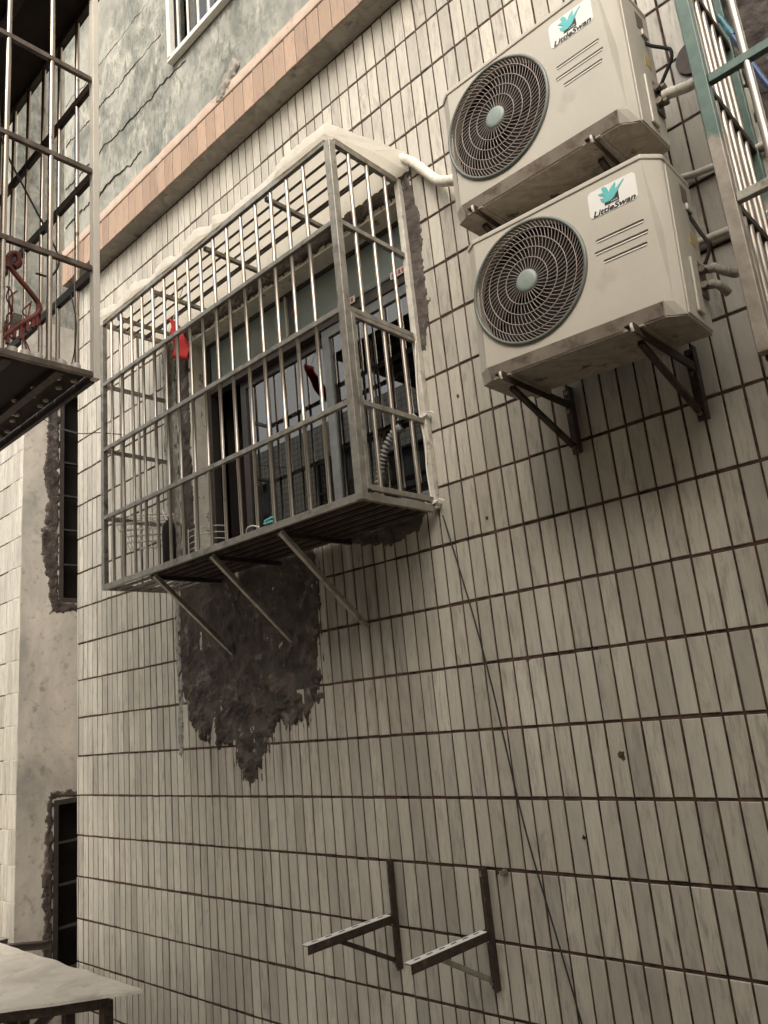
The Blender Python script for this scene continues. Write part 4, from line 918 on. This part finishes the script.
for k, y in enumerate((-1.346, -1.394, -1.430, -1.468, -1.505, -1.545)):
    if capb is None:
        m = MB(); m.tube([(0, 0, 0), (0, 0, .014), (0, 0, .020), (0, 0, .022)], [.0165, .0165, .012, .004], 14); capb = m.build('plastic_cap', 'painted_iron'); o = capb
    else: o = capb.copy(); col.objects.link(o)
    o.location = (-2.222, y, QZ0 + .0165); tag(o, 'small round cream cap standing in a row on the sill of the left cage', 'cap', GC)
hg = thing('peg_hanger', 'bent red plastic peg hanger inside the left cage', 'hanger', (-2.2, -1.5, 1.2))
HP = [(-.05, -.085, .135), (-.045, -.060, .145), (-.045, -.030, .115), (-.045, .020, .065), (-.045, .045, .03), (-.045, .035, -.005), (-.045, -.01, -.05), (-.045, -.06, -.11), (-.045, -.085, -.14)]
P_ = smooth_path(HP, 8); m = MB(); m.tube(P_, .0085, 10); m.build('frame', 'red_plastic', hg)
for k in range(12):
    p = P_[30 + int(k * (len(P_) - 32) / 11)]
    m = MB(); dz = rr.uniform(.035, .06); m.box((p.x - .006, p.y - .006, p.z - dz), (p.x + .006, p.y + .004, p.z - .004)); m.build('peg', 'red_plastic', hg, .002)
m = MB(); m.tube(smooth_path([(-.045, -.055, .13), (-.045, -.05, .175), (-.045, -.03, .19), (-.045, -.02, .16), (-.045, -.035, .14)]), .010, 8); m.build('hook', 'red_plastic', hg)
for k in range(7):
    m = MB(); c = (-.045, -.075, .10 - k * .036); m.tube([(c[0] + (.002 if k % 2 else .007) * math.cos(a), c[1] + (.007 if k % 2 else .002) * math.cos(a), c[2] + .021 * math.sin(a)) for a in [i * .524 for i in range(12)]], .0028, 6, True); m.build('chain_link', 'red_plastic', hg)
for k in range(7):
    y0 = rr.uniform(-.085, .02); z0 = .10 - (y0 + .08) * .7; pts = []
    for q in range(6): pts.append((-.05 + rr.uniform(-.015, .01), y0 + rr.uniform(-.014, .014), z0 - q * .036 + rr.uniform(-.006, .006)))
    m = MB(); m.tube(smooth_path(pts, 5), .0026, 6); m.build('strand', 'red_plastic', hg)
m = MB(); m.tube(smooth_path([(-2.215, -1.62, 2.1), (-2.225, -1.60, 1.85), (-2.23, -1.58, 1.75), (-2.24, -1.50, 1.62), (-2.24, -1.43, 1.50), (-2.24, -1.395, 1.42), (-2.24, -1.42, 1.35), (-2.24, -1.47, 1.34)]), .0035, 8); tag(m.build('hanging_cable', 'wire_black'), 'thick black cable looping down inside the left cage', 'cable')
m = MB(); m.tube(smooth_path([(-2.3, -1.33, 1.36), (-2.27, -1.33, 1.28), (-2.25, -1.33, 1.2), (-2.27, -1.33, 1.1), (-2.30, -1.34, 1.03)]), .002, 6); tag(m.build('thin_cord', 'wire_black'), 'thin dark cord beside the corner post of the left cage', 'cord')
fm = MB(); fm.box((-2.75, -2.94, 1.03), (-2.35, -2.90, 2.5))

# ------------------------------------------------------------------ low canopy at bottom left on its steel frame
sl = MB(); nx, ny = 60, 26; vs = []; fs = []
for i in range(nx + 1):
    for j in range(ny + 1):
        v = j / ny; y = -.49 - v * 1.0
        xr = -3.40 - .86 * max(0, (-.5 - y)) ** .9 * 1.0 if y < -.5 else -3.40
        xr = -3.395 - (.37 / .44) * (-.49 - y)
        x = -6.3 + (xr + 6.3) * i / nx
        e = min(1, (xr - x) / .08 + .0)
        vs.append((x, y + (.012 * noise.noise(Vector((x * 6, 0, 3))) if j == 0 else 0), -1.212 + .005 * noise.fractal(Vector((x * 3, y * 3, 0)), .9, 2, 5)))
for i in range(nx):
    for j in range(ny): a = i * (ny + 1) + j; fs.append((a, a + ny + 1, a + ny + 2, a + 1))
sl.add(vs, fs, False); slab = sl.build('low_canopy', 'slab_top'); so = slab.modifiers.new('thick', 'SOLIDIFY'); so.thickness = .014; so.offset = -1
tag(slab, 'pale cement canopy slab with a pointed end at the bottom left corner', 'canopy')
fr = thing('slab_frame', 'dark steel frame holding up the pale slab at bottom left', 'frame', (-4.2, -.8, -3.2))
def lf(o): o.location = (4.2, .8, 3.2); return o
for (x, y) in ((-3.62, -.54), (-3.86, -.60), (-4.05, -.78), (-4.3, -.62), (-4.6, -.9), (-5.2, -.9), (-5.2, -.55), (-3.95, -.95)):
    m = MB(); m.bar((x, y, -3.2), (x, y, -1.26), .045, .045, (0, 1, 0)); lf(m.build('post', 'dark_iron', fr, .002))
m = MB(); m.bar((-6.2, -.56, -1.262), (-3.60, -.56, -1.262), .04, .04); lf(m.build('beam', 'dark_iron', fr, .002))
m = MB(); m.bar((-3.62, -.57, -1.265), (-4.22, -1.25, -1.265), .04, .04); lf(m.build('beam', 'dark_iron', fr, .002))
m = MB(); m.bar((-3.9, -.62, -1.29), (-4.6, -.9, -1.9), .04, .04); lf(m.build('brace', 'dark_iron', fr, .002))
m = MB(); m.angle((-6.2, -.16, -1.452), (-5.02, -.16, -1.275), .05, .005); m.bar((-6.1, -.16, -1.45), (-6.1, .02, -1.45), .03, .03); o = m.build('steel_angle', 'dark_iron'); tag(o, 'dark steel angle bar jutting over the slab in front of the recess', 'steel bar')

# ------------------------------------------------------------------ camera
cam = bpy.data.cameras.new('camera'); co = bpy.data.objects.new('camera', cam); col.objects.link(co); scene.camera = co
Rm = [[0.7223447647709034, 0.6847870973964391, -0.09635700310418416], [-0.2369497198787759, 0.11418924444068002, -0.9647878765321473], [-0.6496713561926749, 0.7197412366213403, 0.24474411381960542]]
M3 = Matrix((Rm[0], [-v for v in Rm[1]], [-v for v in Rm[2]])).transposed()
co.matrix_world = Matrix.Translation((0, -2.3937, -.1192)) @ M3.to_4x4()
cam.sensor_fit = 'VERTICAL'; cam.sensor_height = 36; cam.lens = 765.98 / 1024 * 36; cam.clip_start = .02; cam.clip_end = 500

# ------------------------------------------------------------------ light: overcast sky over a narrow alley
wd = bpy.data.worlds.new('World'); scene.world = wd; wd.use_nodes = True; nt = wd.node_tree; bg = nt.nodes['Background']
sky = nt.nodes.new('ShaderNodeTexSky'); sky.sky_type = 'NISHITA'; sky.sun_disc = False; sky.air_density = 1.0; sky.dust_density = 4.0; sky.ozone_density = .6
el, az = 52, 215        # sun high, ahead-left of the wall
sky.sun_elevation = R(el)
d = Vector((.35, -.75, .75)).normalized()      # direction towards the sun
sky.sun_elevation = math.asin(d.z); sky.sun_rotation = math.atan2(d.x, d.y)
hs = nt.nodes.new('ShaderNodeHueSaturation'); hs.inputs['Saturation'].default_value = .22
tint = nt.nodes.new('ShaderNodeMix'); tint.data_type = 'RGBA'; tint.blend_type = 'MULTIPLY'; tint.inputs[0].default_value = 1; tint.inputs[7].default_value = (1.0, .955, .87, 1)
nt.links.new(sky.outputs[0], hs.inputs['Color']); nt.links.new(hs.outputs[0], tint.inputs[6]); nt.links.new(tint.outputs[2], bg.inputs[0]); bg.inputs[1].default_value = .15
sn = bpy.data.lights.new('sun', 'SUN'); sn.energy = .95; sn.angle = R(55); sn.color = (1, .94, .86); so = bpy.data.objects.new('sun', sn); col.objects.link(so)
so.rotation_euler = d.to_track_quat('Z', 'Y').to_euler()
scene.view_settings.view_transform = 'Standard'; scene.view_settings.look = 'None'; scene.view_settings.exposure = 1.04; scene.view_settings.gamma = 1
scene.view_settings.use_curve_mapping = False
scene.cycles.max_bounces = 8; scene.cycles.diffuse_bounces = 5; scene.cycles.glossy_bounces = 4; scene.cycles.transparent_max_bounces = 12
